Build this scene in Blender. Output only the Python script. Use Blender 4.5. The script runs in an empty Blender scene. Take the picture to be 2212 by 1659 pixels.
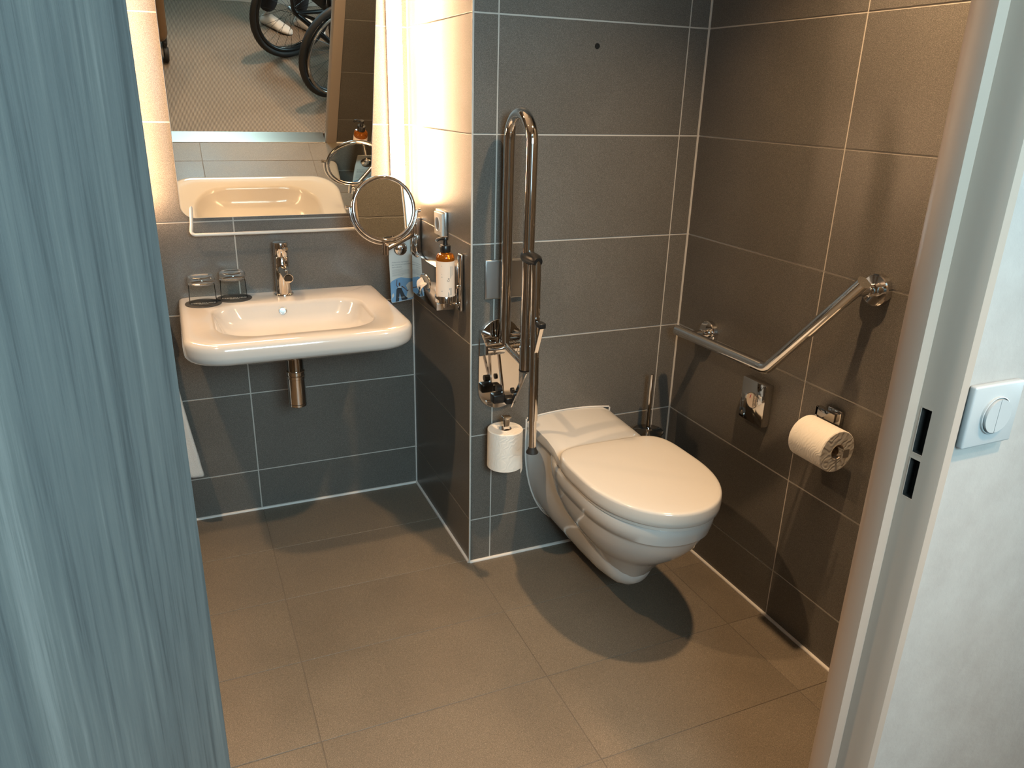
import bpy, bmesh, math, random
from mathutils import Vector, Matrix
random.seed(7)
S = bpy.context.scene
COL = S.collection
PI = math.pi
# ------------------------------------------------------------------ camera
cam = bpy.data.cameras.new('camera'); camo = bpy.data.objects.new('camera', cam); COL.objects.link(camo); S.camera = camo
cam.sensor_fit = 'HORIZONTAL'; cam.sensor_width = 36.0; cam.lens = 1652.42 / 2212 * 36.0; cam.clip_start = 0.02
yaw, pitch, roll = math.radians(-23.845), math.radians(-20.5615), math.radians(1.556)
fw = Vector((-math.sin(yaw)*math.cos(pitch), math.cos(yaw)*math.cos(pitch), math.sin(pitch)))
rt0 = Vector((math.cos(yaw), math.sin(yaw), 0)); up0 = rt0.cross(fw)
rt = rt0*math.cos(roll) + up0*math.sin(roll); up = -rt0*math.sin(roll) + up0*math.cos(roll)
camo.matrix_world = Matrix(((rt.x, up.x, -fw.x, -.7661), (rt.y, up.y, -fw.y, -2.0438), (rt.z, up.z, -fw.z, 1.4564), (0, 0, 0, 1)))
# ------------------------------------------------------------------ world, view
w = bpy.data.worlds.new('world'); S.world = w; w.use_nodes = True
bg = w.node_tree.nodes['Background']; bg.inputs[0].default_value = (.55, .75, .9, 1); bg.inputs[1].default_value = .15
S.view_settings.view_transform = 'Standard'; S.view_settings.look = 'None'
S.view_settings.gamma = 1; S.view_settings.use_curve_mapping = False
S.view_settings.exposure = 0.0
S.cycles.max_bounces = 10; S.cycles.glossy_bounces = 6; S.cycles.transmission_bounces = 10; S.cycles.transparent_max_bounces = 10
S.cycles.caustics_reflective = False; S.cycles.caustics_refractive = False
S.cycles.sample_clamp_indirect = 6
# ------------------------------------------------------------------ lamps
def lamp(name, kind, loc, aim, power, color, **kw):
    l = bpy.data.lights.new(name, kind); l.energy = power; l.color = color
    for k, v in kw.items(): setattr(l, k, v)
    o = bpy.data.objects.new(name, l); COL.objects.link(o); o.location = loc
    o.rotation_euler = (Vector(aim) - Vector(loc)).to_track_quat('-Z', 'Y').to_euler()
    return o
WARM = (1.0, .66, .36); DAY = (.56, .84, .95)
lamp('shower_downlight', 'SPOT', (.36, -.94, 2.375), (.36, -.94, 0), 128, WARM, spot_size=math.radians(112), spot_blend=.9, shadow_soft_size=.03)
lamp('added_corner_fill', 'SPOT', (-1.15, -.40, 2.375), (-.85, -.50, 0), 75, WARM, spot_size=math.radians(92), spot_blend=.6, shadow_soft_size=.03)  # unseen warm fill added in the shower corner
lamp('corridor_downlight', 'SPOT', (.15, -2.05, 2.46), (.0, -1.86, 0), 190, (1, .60, .34), spot_size=math.radians(54), spot_blend=.8, shadow_soft_size=.04)
lamp('added_corridor_fill', 'SPOT', (1.3, -2.35, 2.46), (1.1, -2.2, 0), 60, (1, .78, .60), spot_size=math.radians(130), spot_blend=.6, shadow_soft_size=.05)  # warm-white fill added to lift the lower corridor wall
lamp('window_daylight', 'AREA', (3.05, -2.2, 1.45), (0, -2.2, 1.2), 45, DAY, shape='RECTANGLE', size=1.3, size_y=1.7)
lamp('added_daylight_fill', 'AREA', (-.42, -2.965, 1.62), (-.42, 0, .9), 95, DAY, shape='RECTANGLE', size=.9, size_y=1.05)  # cool fill added behind the camera for the basin front and back wall

# ------------------------------------------------------------------ materials
def mat(name, color, rough=.5, metal=0., **kw):
    m = bpy.data.materials.new(name); m.use_nodes = True; b = m.node_tree.nodes['Principled BSDF']
    b.inputs['Base Color'].default_value = (*color, 1); b.inputs['Roughness'].default_value = rough; b.inputs['Metallic'].default_value = metal
    for k, v in kw.items(): b.inputs[k].default_value = v
    return m
class N:
    def __init__(s, m): s.t = m.node_tree; s.b = s.t.nodes['Principled BSDF']
    def n(s, k, **kw):
        x = s.t.nodes.new(k)
        for a, v in kw.items():
            if hasattr(x, a) and not a[0].isupper(): setattr(x, a, v)
            else: x.inputs[a.replace('_', ' ')].default_value = v
        return x
    def l(s, a, b): s.t.links.new(a, b)
    def coord(s, scale=(1, 1, 1), rnd=True):
        tc = s.n('ShaderNodeTexCoord'); mp = s.n('ShaderNodeMapping'); mp.inputs['Scale'].default_value = scale; mp.inputs['Rotation'].default_value = (.52, .63, .31) if rnd else (0, 0, 0)
        s.l(tc.outputs['Object'], mp.inputs['Vector'])
        if rnd:
            oi = s.n('ShaderNodeObjectInfo'); ml = s.n('ShaderNodeMath', operation='MULTIPLY'); ml.inputs[1].default_value = 3.7
            s.l(oi.outputs['Random'], ml.inputs[0])
            cb = s.n('ShaderNodeCombineXYZ'); s.l(ml.outputs[0], cb.inputs[0]); s.l(ml.outputs[0], cb.inputs[1]); s.l(ml.outputs[0], cb.inputs[2])
            s.l(cb.outputs[0], mp.inputs['Location'])
        return mp.outputs[0]
    def noise(s, v, scale, detail=3, rough=.5):
        x = s.n('ShaderNodeTexNoise'); x.inputs['Scale'].default_value = scale; x.inputs['Detail'].default_value = detail; x.inputs['Roughness'].default_value = rough
        s.l(v, x.inputs['Vector']); return x.outputs['Fac']
    def ramp(s, f, stops):
        r = s.n('ShaderNodeValToRGB'); e = r.color_ramp.elements
        while len(e) < len(stops): e.new(.5)
        for i, (p, c) in enumerate(stops): e[i].position = p; e[i].color = (*c, 1) if len(c) == 3 else c
        s.l(f, r.inputs[0]); return r.outputs[0]
    def bump(s, f, strength, dist=.001):
        b = s.n('ShaderNodeBump'); b.inputs['Strength'].default_value = strength; b.inputs['Distance'].default_value = dist
        s.l(f, b.inputs['Height']); s.l(b.outputs[0], s.b.inputs['Normal'])
def mul(c, k): return tuple(x*k for x in c)
def tile_mat(name, c, r0, r1, bs, bd, bscale):
    m = mat(name, c, r0); n = N(m); v = n.coord()
    f = n.noise(v, 560, 2, .75); g = n.noise(v, 4, 3)
    ad = n.n('ShaderNodeMath', operation='MULTIPLY_ADD'); n.l(g, ad.inputs[0]); ad.inputs[1].default_value = .14; n.l(f, ad.inputs[2])
    col = n.ramp(ad.outputs[0], [(.32, mul(c, .48)), (.46, mul(c, .78)), (.62, mul(c, 1.15)), (.78, mul(c, 2.0))]); n.l(col, n.b.inputs['Base Color'])
    rr = n.ramp(g, [(.3, (r0,)*3), (.7, (r1,)*3)]); n.l(rr, n.b.inputs['Roughness'])
    n.bump(n.noise(v, bscale, 3, .6), bs, bd)
    return m
M = {}
M['tile'] = tile_mat('wall_tile', (.128, .117, .103), .28, .36, .35, .0006, 240)
M['floor_tile'] = tile_mat('floor_tile', (.172, .140, .105), .38, .50, .5, .0012, 170)
M['grout'] = mat('grout', (.56, .52, .47), .8)
M['floor_grout'] = mat('floor_grout', (.17, .14, .11), .8)
M['silicone'] = mat('silicone', (.74, .70, .66), .4)
M['trim'] = mat('edge_trim', (.62, .60, .56), .35)
M['ceramic'] = mat('ceramic', (.63, .605, .575), .10, 0, **{'Coat Weight': .5, 'Coat Roughness': .03})
M['lid'] = mat('lid_plastic', (.66, .62, .57), .16)
M['chrome'] = mat('chrome', (.72, .70, .68), .05, 1)
M['black_chrome'] = mat('dark_chrome', (.34, .32, .30), .07, 1)
M['steel'] = mat('brushed_steel', (.55, .56, .56), .28, 1)
M['mirror'] = mat('mirror_glass', (.86, .88, .84), 0., 1)
M['black'] = mat('black_plastic', (.012, .012, .012), .3)
M['rubber'] = mat('black_rubber', (.015, .014, .013), .6)
M['dark'] = mat('dark_hollow', (.008, .007, .006), .9)
M['white'] = mat('white_plastic', (.72, .70, .66), .35); M['switch'] = mat('switch_plastic', (.37, .40, .41), .3)
M['glass'] = mat('clear_glass', (1, 1, 1), 0., 0, **{'Transmission Weight': 1., 'IOR': 1.45})
m = bpy.data.materials.new('thin_glass'); m.use_nodes = True; nt = m.node_tree; nt.nodes.remove(nt.nodes['Principled BSDF'])
mo = nt.nodes['Material Output']; tr = nt.nodes.new('ShaderNodeBsdfTransparent'); gl = nt.nodes.new('ShaderNodeBsdfGlossy'); gl.inputs['Roughness'].default_value = .01; tr.inputs[0].default_value = (.97, .98, .97, 1)
fr = nt.nodes.new('ShaderNodeLayerWeight'); fr.inputs['Blend'].default_value = .06; mx = nt.nodes.new('ShaderNodeMixShader'); nt.links.new(fr.outputs['Fresnel'], mx.inputs[0]); nt.links.new(tr.outputs[0], mx.inputs[1]); nt.links.new(gl.outputs[0], mx.inputs[2]); nt.links.new(mx.outputs[0], mo.inputs[0]); M['thin_glass'] = m
M['amber'] = mat('amber_plastic', (.75, .22, .02), .08, 0, **{'Transmission Weight': .75, 'IOR': 1.4})
M['label'] = mat('paper_label', (.78, .66, .56), .6)
M['ink'] = mat('dark_ink', (.05, .05, .05), .6)
M['grey_ink'] = mat('grey_ink', (.30, .32, .33), .6)
M['white_ink'] = mat('white_ink', (.75, .75, .72), .6)
M['card'] = mat('card_paper', (.74, .74, .70), .5)
M['sky_print'] = mat('blue_sky_print', (.22, .42, .66), .5)
M['jeans_print'] = mat('dark_denim_print', (.045, .05, .06), .5)
M['skin_print'] = mat('brown_print', (.13, .06, .04), .5)
m = mat('toilet_paper', (.84, .80, .74), .9); n = N(m); v = n.coord((1, 1, 1)); wv = n.n('ShaderNodeTexWave', wave_type='RINGS'); wv.inputs['Scale'].default_value = 40; wv.inputs['Distortion'].default_value = 12; wv.inputs['Detail'].default_value = 1
n.l(v, wv.inputs['Vector']); n.bump(wv.outputs['Fac'], .35, .0012); M['paper'] = m
m = mat('terry_towel', (.80, .80, .78), .95); n = N(m); n.bump(n.noise(n.coord(), 260, 3, .8), 1, .004); M['towel'] = m
m = mat('frame_paint', (.40, .33, .275), .38); n = N(m); n.bump(n.noise(n.coord(), 300, 2), .08, .0005); M['frame'] = m
m = mat('corridor_wallpaper', (.45, .43, .40), .75); n = N(m); v = n.coord(); f = n.noise(v, 55, 5, .65)
n.l(n.ramp(n.noise(v, 14, 5, .6), [(.3, (.325, .31, .29)), (.7, (.37, .36, .34))]), n.b.inputs['Base Color']); n.bump(f, .3, .0025); M['wallpaper'] = m
M['paint'] = mat('white_paint', (.74, .72, .68), .7)
# blue grey wood of the door leaf: grain runs up the leaf
m = mat('blue_grey_wood', (.2, .25, .27), .5); n = N(m); v = n.coord((9, 9, .5), rnd=False)
f1 = n.noise(v, 2.2, 6, .62); v2 = n.coord((75, 75, 1.8), rnd=False); f2 = n.noise(v2, 2.5, 6, .7)
mx = n.n('ShaderNodeMath', operation='MULTIPLY_ADD'); n.l(f2, mx.inputs[0]); mx.inputs[1].default_value = .60
sb = n.n('ShaderNodeMath', operation='MULTIPLY'); n.l(f1, sb.inputs[0]); sb.inputs[1].default_value = .55; n.l(sb.outputs[0], mx.inputs[2])
n.l(n.ramp(mx.outputs[0], [(.44, (.040, .049, .051)), (.54, (.072, .083, .084)), (.62, (.088, .099, .097)), (.74, (.140, .150, .144))]), n.b.inputs['Base Color'])
n.bump(f2, .25, .001); M['wood'] = m
# ribbed carpet, ribs run away from the threshold
m = mat('ribbed_carpet', (.2, .16, .12), .95); n = N(m); tc = n.n('ShaderNodeTexCoord'); wv = n.n('ShaderNodeTexWave', wave_type='BANDS', bands_direction='X'); wv.inputs['Scale'].default_value = 42; wv.inputs['Distortion'].default_value = .6; wv.inputs['Detail'].default_value = 2
n.l(tc.outputs['Object'], wv.inputs['Vector'])
n.l(n.ramp(wv.outputs['Fac'], [(.25, (.085, .064, .048)), (.55, (.20, .155, .115)), (.9, (.31, .245, .185))]), n.b.inputs['Base Color']); n.bump(wv.outputs['Fac'], .6, .003); M['carpet'] = m
m = mat('threshold_metal', (.52, .50, .44), .30, 1); n = N(m); n.bump(n.noise(n.coord((1, 30, 1)), 12, 3), .12, .002); M['threshold'] = m
m = bpy.data.materials.new('lamp_diffuser'); m.use_nodes = True; b = m.node_tree.nodes['Principled BSDF']
b.inputs['Base Color'].default_value = (.8, .8, .8, 1); b.inputs['Emission Color'].default_value = (1, .62, .34, 1); b.inputs['Emission Strength'].default_value = 62; M['lit'] = m
m = bpy.data.materials.new('daylit_pane'); m.use_nodes = True; b = m.node_tree.nodes['Principled BSDF']
b.inputs['Base Color'].default_value = (.5, .5, .5, 1); b.inputs['Emission Color'].default_value = (.6, .85, 1, 1); b.inputs['Emission Strength'].default_value = 1.5; M['pane'] = m
M['denim'] = mat('black_trousers', (.012, .012, .016), .85)
M['shirt'] = mat('dark_jumper', (.05, .055, .07), .85)
M['skin'] = mat('skin', (.50, .30, .22), .5, 0, **{'Subsurface Weight': .1})
M['hair'] = mat('brown_hair', (.05, .03, .02), .7)
M['shoe'] = mat('white_leather', (.72, .70, .66), .5)
M['beige'] = mat('beige_canvas', (.62, .50, .34), .8)
M['brown'] = mat('brown_shell', (.16, .09, .04), .45)
M['spoke'] = mat('spoke_steel', (.08, .08, .08), .3, 1)

# ------------------------------------------------------------------ helpers
def wloc(o):
    l = Vector(o.location)
    while o.parent: o = o.parent; l += Vector(o.location)
    return l
def link(name, me, material=None, parent=None):
    o = bpy.data.objects.new(name, me); COL.objects.link(o)
    if material is not None and not me.materials: me.materials.append(material)
    if parent: o.parent = parent
    return o
def obj(name, bm, material, parent=None, smooth=True, local=False, angle=35, sub=0, bevel=0):
    """bm in world coordinates (or in the parent's own frame with local=True) -> one mesh object"""
    bmesh.ops.recalc_face_normals(bm, faces=bm.faces[:])
    if parent and not local:
        bmesh.ops.translate(bm, vec=-wloc(parent), verts=bm.verts[:])
    me = bpy.data.meshes.new(name); bm.to_mesh(me); bm.free()
    if smooth:
        me.polygons.foreach_set('use_smooth', [True]*len(me.polygons)); me.set_sharp_from_angle(angle=math.radians(angle))
    o = link(name, me, material, parent)
    if bevel:
        b = o.modifiers.new('bevel', 'BEVEL'); b.width = bevel; b.segments = 2; b.limit_method = 'ANGLE'; b.angle_limit = math.radians(40)
    if sub:
        s = o.modifiers.new('sub', 'SUBSURF'); s.levels = sub; s.render_levels = sub
    return o
def tag(o, label, cat, group=None):
    o['label'] = label; o['category'] = cat
    if group: o['group'] = group
    return o
def thing(name, label, cat, loc, group=None):
    o = bpy.data.objects.new(name, None); COL.objects.link(o); o.location = loc; o.empty_display_size = .05
    return tag(o, label, cat, group)
def struct(o): o['kind'] = 'structure'; return o
def box(bm, x0, x1, y0, y1, z0, z1):
    r = bmesh.ops.create_cube(bm, size=1)
    bmesh.ops.scale(bm, vec=(x1-x0, y1-y0, z1-z0), verts=r['verts']); bmesh.ops.translate(bm, vec=((x0+x1)/2, (y0+y1)/2, (z0+z1)/2), verts=r['verts'])
    return r['verts']
def NB(*boxes):
    bm = bmesh.new()
    for b in boxes: box(bm, *b)
    return bm
def rbox(bm, x0, x1, y0, y1, z0, z1, r, seg=3):
    v = box(bm, x0, x1, y0, y1, z0, z1)
    es = list({e for q in v for e in q.link_edges})
    bmesh.ops.bevel(bm, geom=es, offset=r, segments=seg, profile=.5, affect='EDGES')
def ring(bm, c, a, b, r, n): return [bm.verts.new(c + a*(r*math.cos(2*PI*i/n)) + b*(r*math.sin(2*PI*i/n))) for i in range(n)]
def bridge(bm, A, B, close=True):
    n = len(A)
    for i in range(n if close else n-1):
        j = (i+1) % n
        try: bm.faces.new((A[i], A[j], B[j], B[i]))
        except ValueError: pass
def frame_for(d):
    d = d.normalized(); a = d.cross(Vector((0, 0, 1)))
    if a.length < 1e-3: a = Vector((1, 0, 0))
    a.normalize(); return a, d.cross(a).normalized()
def tube(bm, pts, r, n=16, closed=False, cap=True):
    pts = [Vector(p) for p in pts]; m = len(pts); rs = r if isinstance(r, (list, tuple)) else [r]*m
    T = []
    for i in range(m):
        if closed: d = pts[(i+1) % m] - pts[i-1]
        else: d = pts[min(i+1, m-1)] - pts[max(i-1, 0)]
        T.append(d.normalized())
    a, b = frame_for(T[0]); R = []
    for i in range(m):
        a = (a - T[i]*a.dot(T[i])).normalized(); b = T[i].cross(a)
        R.append(ring(bm, pts[i], a, b, rs[i], n))
    for i in range(m-1): bridge(bm, R[i], R[i+1])
    if closed:
        # match twist
        best = min(range(n), key=lambda k: (R[-1][0].co - R[0][k].co).length); bridge(bm, R[-1], R[0][best:] + R[0][:best])
    elif cap:
        bm.faces.new(R[0][::-1]); bm.faces.new(R[-1])
def cyl(bm, p0, p1, r, r2=None, n=24): tube(bm, [p0, p1], [r, r if r2 is None else r2], n)
def fillet(pts, rad, n=8):
    P = [Vector(p) for p in pts]; out = [P[0]]
    for i in range(1, len(P)-1):
        a, b, c = P[i-1], P[i], P[i+1]; u = (a-b).normalized(); v = (c-b).normalized(); ang = u.angle(v)
        t = min(rad/math.tan(ang/2), (a-b).length*.49, (c-b).length*.49)
        cen = b + (u+v).normalized()*(t/math.cos(ang/2)); s = b+u*t - cen; e = b+v*t - cen; tot = s.angle(e)
        for k in range(n+1):
            f = k/n; out.append(cen + (s*math.sin((1-f)*tot) + e*math.sin(f*tot))/math.sin(tot))
    out.append(P[-1]); return out
def lathe(bm, prof, c=(0, 0, 0), axis=(0, 0, 1), n=32):
    c = Vector(c); ax = Vector(axis).normalized(); a, b = frame_for(ax); prev = None
    for (r, h) in prof:
        if r < 1e-6: cur = [bm.verts.new(c + ax*h)]
        else: cur = ring(bm, c + ax*h, a, b, r, n)
        if prev is not None:
            if len(cur) == 1 and len(prev) > 1:
                for i in range(n): bm.faces.new((prev[i], prev[(i+1) % n], cur[0]))
            elif len(prev) == 1 and len(cur) > 1:
                for i in range(n): bm.faces.new((prev[0], cur[(i+1) % n], cur[i]))
            elif len(cur) > 1: bridge(bm, prev, cur)
        prev = cur
def prism(bm, pts2, f, t):
    """flat outline pts2 -> f(u,v,h) for h in (0,t)"""
    A = [bm.verts.new(f(u, v, 0)) for u, v in pts2]; B = [bm.verts.new(f(u, v, t)) for u, v in pts2]
    bm.faces.new(A[::-1]); bm.faces.new(B); bridge(bm, A, B)
def text(s, size, material, parent, M4, name='printed_text', align='CENTER', ext=.0001, shear=0, sx=1):
    cu = bpy.data.curves.new('t', 'FONT'); cu.body = s; cu.size = size; cu.extrude = ext; cu.align_x = align; cu.align_y = 'CENTER'; cu.shear = shear; cu.resolution_u = 3
    o = bpy.data.objects.new('t', cu); COL.objects.link(o)
    dg = bpy.context.evaluated_depsgraph_get(); me = bpy.data.meshes.new_from_object(o.evaluated_get(dg)); bpy.data.objects.remove(o)
    me.transform(Matrix.Diagonal((sx, 1, 1, 1))); me.transform(M4); me.name = name; me.materials.clear()
    if parent: me.transform(Matrix.Translation(-wloc(parent)))
    return link(name, me, material, parent)
def basis(x, y, o):
    x = Vector(x).normalized(); y = Vector(y).normalized(); z = x.cross(y)
    return Matrix(((x.x, y.x, z.x, o[0]), (x.y, y.y, z.y, o[1]), (x.z, y.z, z.z, o[2]), (0, 0, 0, 1)))

# ------------------------------------------------------------------ room: walls of tiles
D, R = .606, .741                       # depth of the basin recess, width of the toilet niche
YD, YC = -1.343, -1.432                 # bathroom face and corridor face of the door wall
XL = -1.95; H = 2.4; CH = 2.5
rows = [0] + [.159 + .3*k for k in range(8)]
rows = [z for z in rows if z < H] + [H]
_tile_cache = {}
def tile_mesh(wd, ht, key, material, t=.0085, ch=.0006):
    k = (round(wd, 4), round(ht, 4), key)
    if k in _tile_cache: return _tile_cache[k]
    bm = bmesh.new(); a, b = wd/2, ht/2
    q = lambda s, z: [bm.verts.new((x, y, z)) for x, y in ((-a+s, -b+s), (a-s, -b+s), (a-s, b-s), (-a+s, b-s))]
    A = q(0, -t); B = q(0, -ch); C = q(ch, 0); bridge(bm, A, B); bridge(bm, B, C); bm.faces.new(C)
    bmesh.ops.recalc_face_normals(bm, faces=bm.faces[:])
    me = bpy.data.meshes.new('tile'); bm.to_mesh(me); bm.free(); me.materials.append(material); _tile_cache[k] = me
    return me
def lay(parent, us, vs, O, U, V, key='w', material=None, gap=.0042, name='tile', skip=None):
    U, V = Vector(U), Vector(V); Nn = U.cross(V); O = Vector(O)
    rot = Matrix((U, V, Nn)).transposed().to_4x4()
    for i in range(len(us)-1):
        for j in range(len(vs)-1):
            u0, u1, v0, v1 = us[i], us[i+1], vs[j], vs[j+1]
            if skip and skip(u0, u1, v0, v1): continue
            g = gap/2
            me = tile_mesh(u1-u0-gap, v1-v0-gap, key, material)
            o = bpy.data.objects.new(name, me); COL.objects.link(o); o.parent = parent
            o.matrix_local = Matrix.Translation(O + U*((u0+u1)/2) + V*((v0+v1)/2) + Nn*random.uniform(-.0002, .0002)) @ rot
gb = .0016   # how far the joints lie behind the tile faces
wall_back = struct(obj('wall_back', NB((XL-.1, .0, D+gb, D+.12, 0, H+.0)), M['grout'], smooth=False))
lay(wall_back, [XL, -1.796, -1.196, -.596, 0], rows, (0, D, 0), (1, 0, 0), (0, 0, 1), material=M['tile'])
wall_side = struct(obj('wall_side', NB((gb, .11, gb, D+.12, 0, H)), M['grout'], smooth=False))
lay(wall_side, [-D, -.0], rows, (0, 0, 0), (0, -1, 0), (0, 0, 1), material=M['tile'], gap=.0035)
wall_niche = struct(obj('wall_niche', NB((.11, R+.12, gb, .12, 0, H)), M['grout'], smooth=False))
lay(wall_niche, [.0015, .072, .672, R], rows, (0, 0, 0), (1, 0, 0), (0, 0, 1), material=M['tile'])
wall_right = struct(obj('wall_right', NB((R+gb, R+.12, YC+.05, gb, 0, H)), M['grout'], smooth=False))
lay(wall_right, [0, .587, 1.187, -YD], rows, (R, 0, 0), (0, -1, 0), (0, 0, 1), material=M['tile'])
wall_left = struct(obj('wall_left', NB((XL-.1, XL-gb, YD, D, 0, H)), M['grout'], smooth=False))
lay(wall_left, [YD, -.6, 0, D], rows, (XL, 0, 0), (0, 1, 0), (0, 0, 1), material=M['tile'])
XJ, XJL = .112, -.812                    # inner faces of the two jambs
TOPZ = 2.06
wall_door = struct(obj('wall_door', NB((.150, R+.12, YC, YD-gb, 0, CH), (XL-.1, XJL-.045, YC, YD-gb, 0, CH), (XJL-.05, .155, YC, YD-gb, TOPZ+.05, CH)), M['wallpaper'], smooth=False))
lay(wall_door, [-R, -.174], rows, (0, YD, 0), (-1, 0, 0), (0, 0, 1), material=M['tile'])
lay(wall_door, [.874, 1.4, -XL], rows, (0, YD, 0), (-1, 0, 0), (0, 0, 1), material=M['tile'])
ceiling = struct(obj('ceiling', NB((XL-.1, R+.12, YD, D+.12, H, H+.08)), M['paint'], smooth=False))
fl = struct(obj('floor', NB((XL-.1, R+.1, YD-.02, D+.05, -.06, -gb)), M['floor_grout'], smooth=False))
fy = [YD, -1.175, -.877, -.580, -.283, .015, .312, D]
lay(fl, [XL, -1.793, -1.193, -.593, .0065], fy, (0, 0, 0), (1, 0, 0), (0, 1, 0), key='f', material=M['floor_tile'], gap=.0026)
lay(fl, [.0065, .607, R], [YD, -1.175, -.877, -.580, -.283, 0], (0, 0, 0), (1, 0, 0), (0, 1, 0), key='f', material=M['floor_tile'], gap=.0026)
# silicone beads and the metal edge of the convex corner
def bead(pts, name): 
    bm = bmesh.new(); tube(bm, pts, .0065, 8); return struct(obj(name, bm, M['silicone'], smooth=True, angle=80))
bead([(XL, D-.001, .001), (-.002, D-.001, .001)], 'baseboard_back')
bead([(-.001, D, .001), (-.001, -.001, .001)], 'baseboard_side')
bead([(0, -.001, .001), (R, -.001, .001)], 'baseboard_niche')
bead([(R-.001, 0, .001), (R-.001, YD, .001)], 'baseboard_right')
bead([(.175, YD+.001, .001), (R, YD+.001, .001)], 'baseboard_door')
bm = bmesh.new(); tube(bm, [(R-.0005, -.0005, 0), (R-.0005, -.0005, H)], .0042, 6); struct(obj('trim_1', bm, M['grout']))
bm = bmesh.new(); tube(bm, [(-.0005, D-.0005, 0), (-.0005, D-.0005, H)], .0035, 6); struct(obj('trim_2', bm, M['silicone']))
bm = NB((-.0035, .0012, -.0035, .0012, 0, H)); struct(obj('trim_3', bm, M['trim'], bevel=.001))
# drill hole in the niche wall: a dark disc stands for the shade inside
bm = bmesh.new(); lathe(bm, [(0, .0004), (.0052, .0004), (.0052, .0016), (.0074, .0016), (.0078, 0)], (.369, 0, 1.595), (0, -1, 0), 20); obj('drill_hole', bm, M['dark'], wall_niche)

# ------------------------------------------------------------------ corridor
cw = struct(obj('wall_corridor', NB((XL-1.3, 3.3, -3.12, -3.0, 0, CH)), M['wallpaper'], smooth=False))
struct(obj('wall_corridor_end', NB((XL-1.4, XL-1.3, -3.12, YC, 0, CH)), M['wallpaper'], smooth=False))
struct(obj('wall_corridor_left', NB((XL-1.4, XL-.1, YC, YC+.1, 0, CH)), M['wallpaper'], smooth=False))
struct(obj('wall_corridor_right', NB((R+.12, 3.3, YC, YC+.1, 0, CH)), M['wallpaper'], smooth=False))
struct(obj('wall_corridor_far', NB((3.2, 3.3, -3.0, YC, 0, CH)), M['wallpaper'], smooth=False))
struct(obj('ceiling_corridor', NB((XL-1.4, 3.3, -3.12, YC+.0, CH, CH+.08)), M['paint'], smooth=False))
struct(obj('floor_carpet', NB((XL-1.4, 3.3, -3.0, YC-.005, -.06, .002)), M['carpet'], smooth=False))
struct(obj('baseboard_corridor', NB((XL-1.3, 3.2, -3.0, -2.986, .002, .10)), M['white'], smooth=False, bevel=.002))
struct(obj('baseboard_entry', NB((.16, 3.2, YC-.012, YC, .002, .07)), M['white'], smooth=False, bevel=.002))
win = struct(obj('window_1', NB((3.15, 3.2, -2.9, -1.5, .55, .62), (3.15, 3.2, -2.9, -1.5, 2.28, 2.35), (3.15, 3.2, -2.9, -2.84, .62, 2.28), (3.15, 3.2, -1.56, -1.5, .62, 2.28), (3.15, 3.2, -2.22, -2.18, .62, 2.28)), M['white'], smooth=False))
obj('pane', NB((3.17, 3.18, -2.84, -2.22, .62, 2.28)), M['pane'], win, smooth=False); obj('pane', NB((3.17, 3.18, -2.18, -1.56, .62, 2.28)), M['pane'], win, smooth=False)
win = struct(obj('added_window', NB((-.93, .09, -3.0, -2.97, 1.03, 1.09), (-.93, .09, -3.0, -2.97, 2.15, 2.21), (-.93, -.87, -3.0, -2.97, 1.09, 2.15), (.03, .09, -3.0, -2.97, 1.09, 2.15)), M['white'], smooth=False))  # unseen window, added around the cool fill light on this wall
obj('pane', NB((-.87, .03, -2.995, -2.985, 1.09, 2.15)), M['pane'], win, smooth=False)
# threshold plate
th = struct(obj('trim_4', NB((XJL+.001, XJ-.001, YC-.014, YD, -.012, .0035)), M['threshold'], smooth=False, bevel=.0012))

# ------------------------------------------------------------------ door frame (steel, folded) with two strike openings
def jamb(name, xj, s, holes=True):
    # s=+1: right jamb (face looks to -x), s=-1: left jamb
    prof = [(.062, YD-.002), (.062, YD+.003), (.0075, YD+.003), (.0, -1.3535), (.0, -1.3815), (.019, -1.3815), (.019, -1.388), (.019, -1.4035), (.0195, -1.4145), (.0205, -1.427), (.0225, -1.4335), (.032, -1.4365), (.0335, -1.4355), (.0335, YC+.001)]
    zs = [0, .945, 1.003, 1.012, 1.078, TOPZ]
    bm = bmesh.new(); rws = []
    for z in zs: rws.append([bm.verts.new((xj + s*x, y, z)) for x, y in prof])
    for i in range(len(zs)-1):
        for k in range(len(prof)-1):
            if holes and k == 6 and i in (1, 3): continue
            bm.faces.new((rws[i][k], rws[i][k+1], rws[i+1][k+1], rws[i+1][k]))
    o = struct(obj(name, bm, M['frame'], angle=30))
    if holes:
        for z0, z1 in ((.945, 1.003), (1.012, 1.078)):
            b = bmesh.new(); x0, x1 = xj+.0192, xj+.034; y0, y1 = -1.4035, -1.388
            v = [b.verts.new(p) for p in ((x0, y0, z0), (x0, y1, z0), (x0, y1, z1), (x0, y0, z1), (x1, y0, z0), (x1, y1, z0), (x1, y1, z1), (x1, y0, z1))]
            for f in ((0, 1, 5, 4), (1, 2, 6, 5), (2, 3, 7, 6), (3, 0, 4, 7), (4, 5, 6, 7)): b.faces.new([v[i] for i in f])
            p = obj('strike_pocket', b, M['dark'], o, smooth=False)
            e = NB((xj+.0186, xj+.0198, y1, y1+.0012, z0-.001, z1+.001), (xj+.0186, xj+.0198, y0, y1, z0-.0015, z0), (xj+.0186, xj+.0198, y0, y1, z1, z1+.0015))
            obj('strike_edge', e, M['frame'], o, smooth=False)
    return o
jamb('trim_5', XJ, 1); jamb('trim_6', XJL, -1, False)
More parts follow.
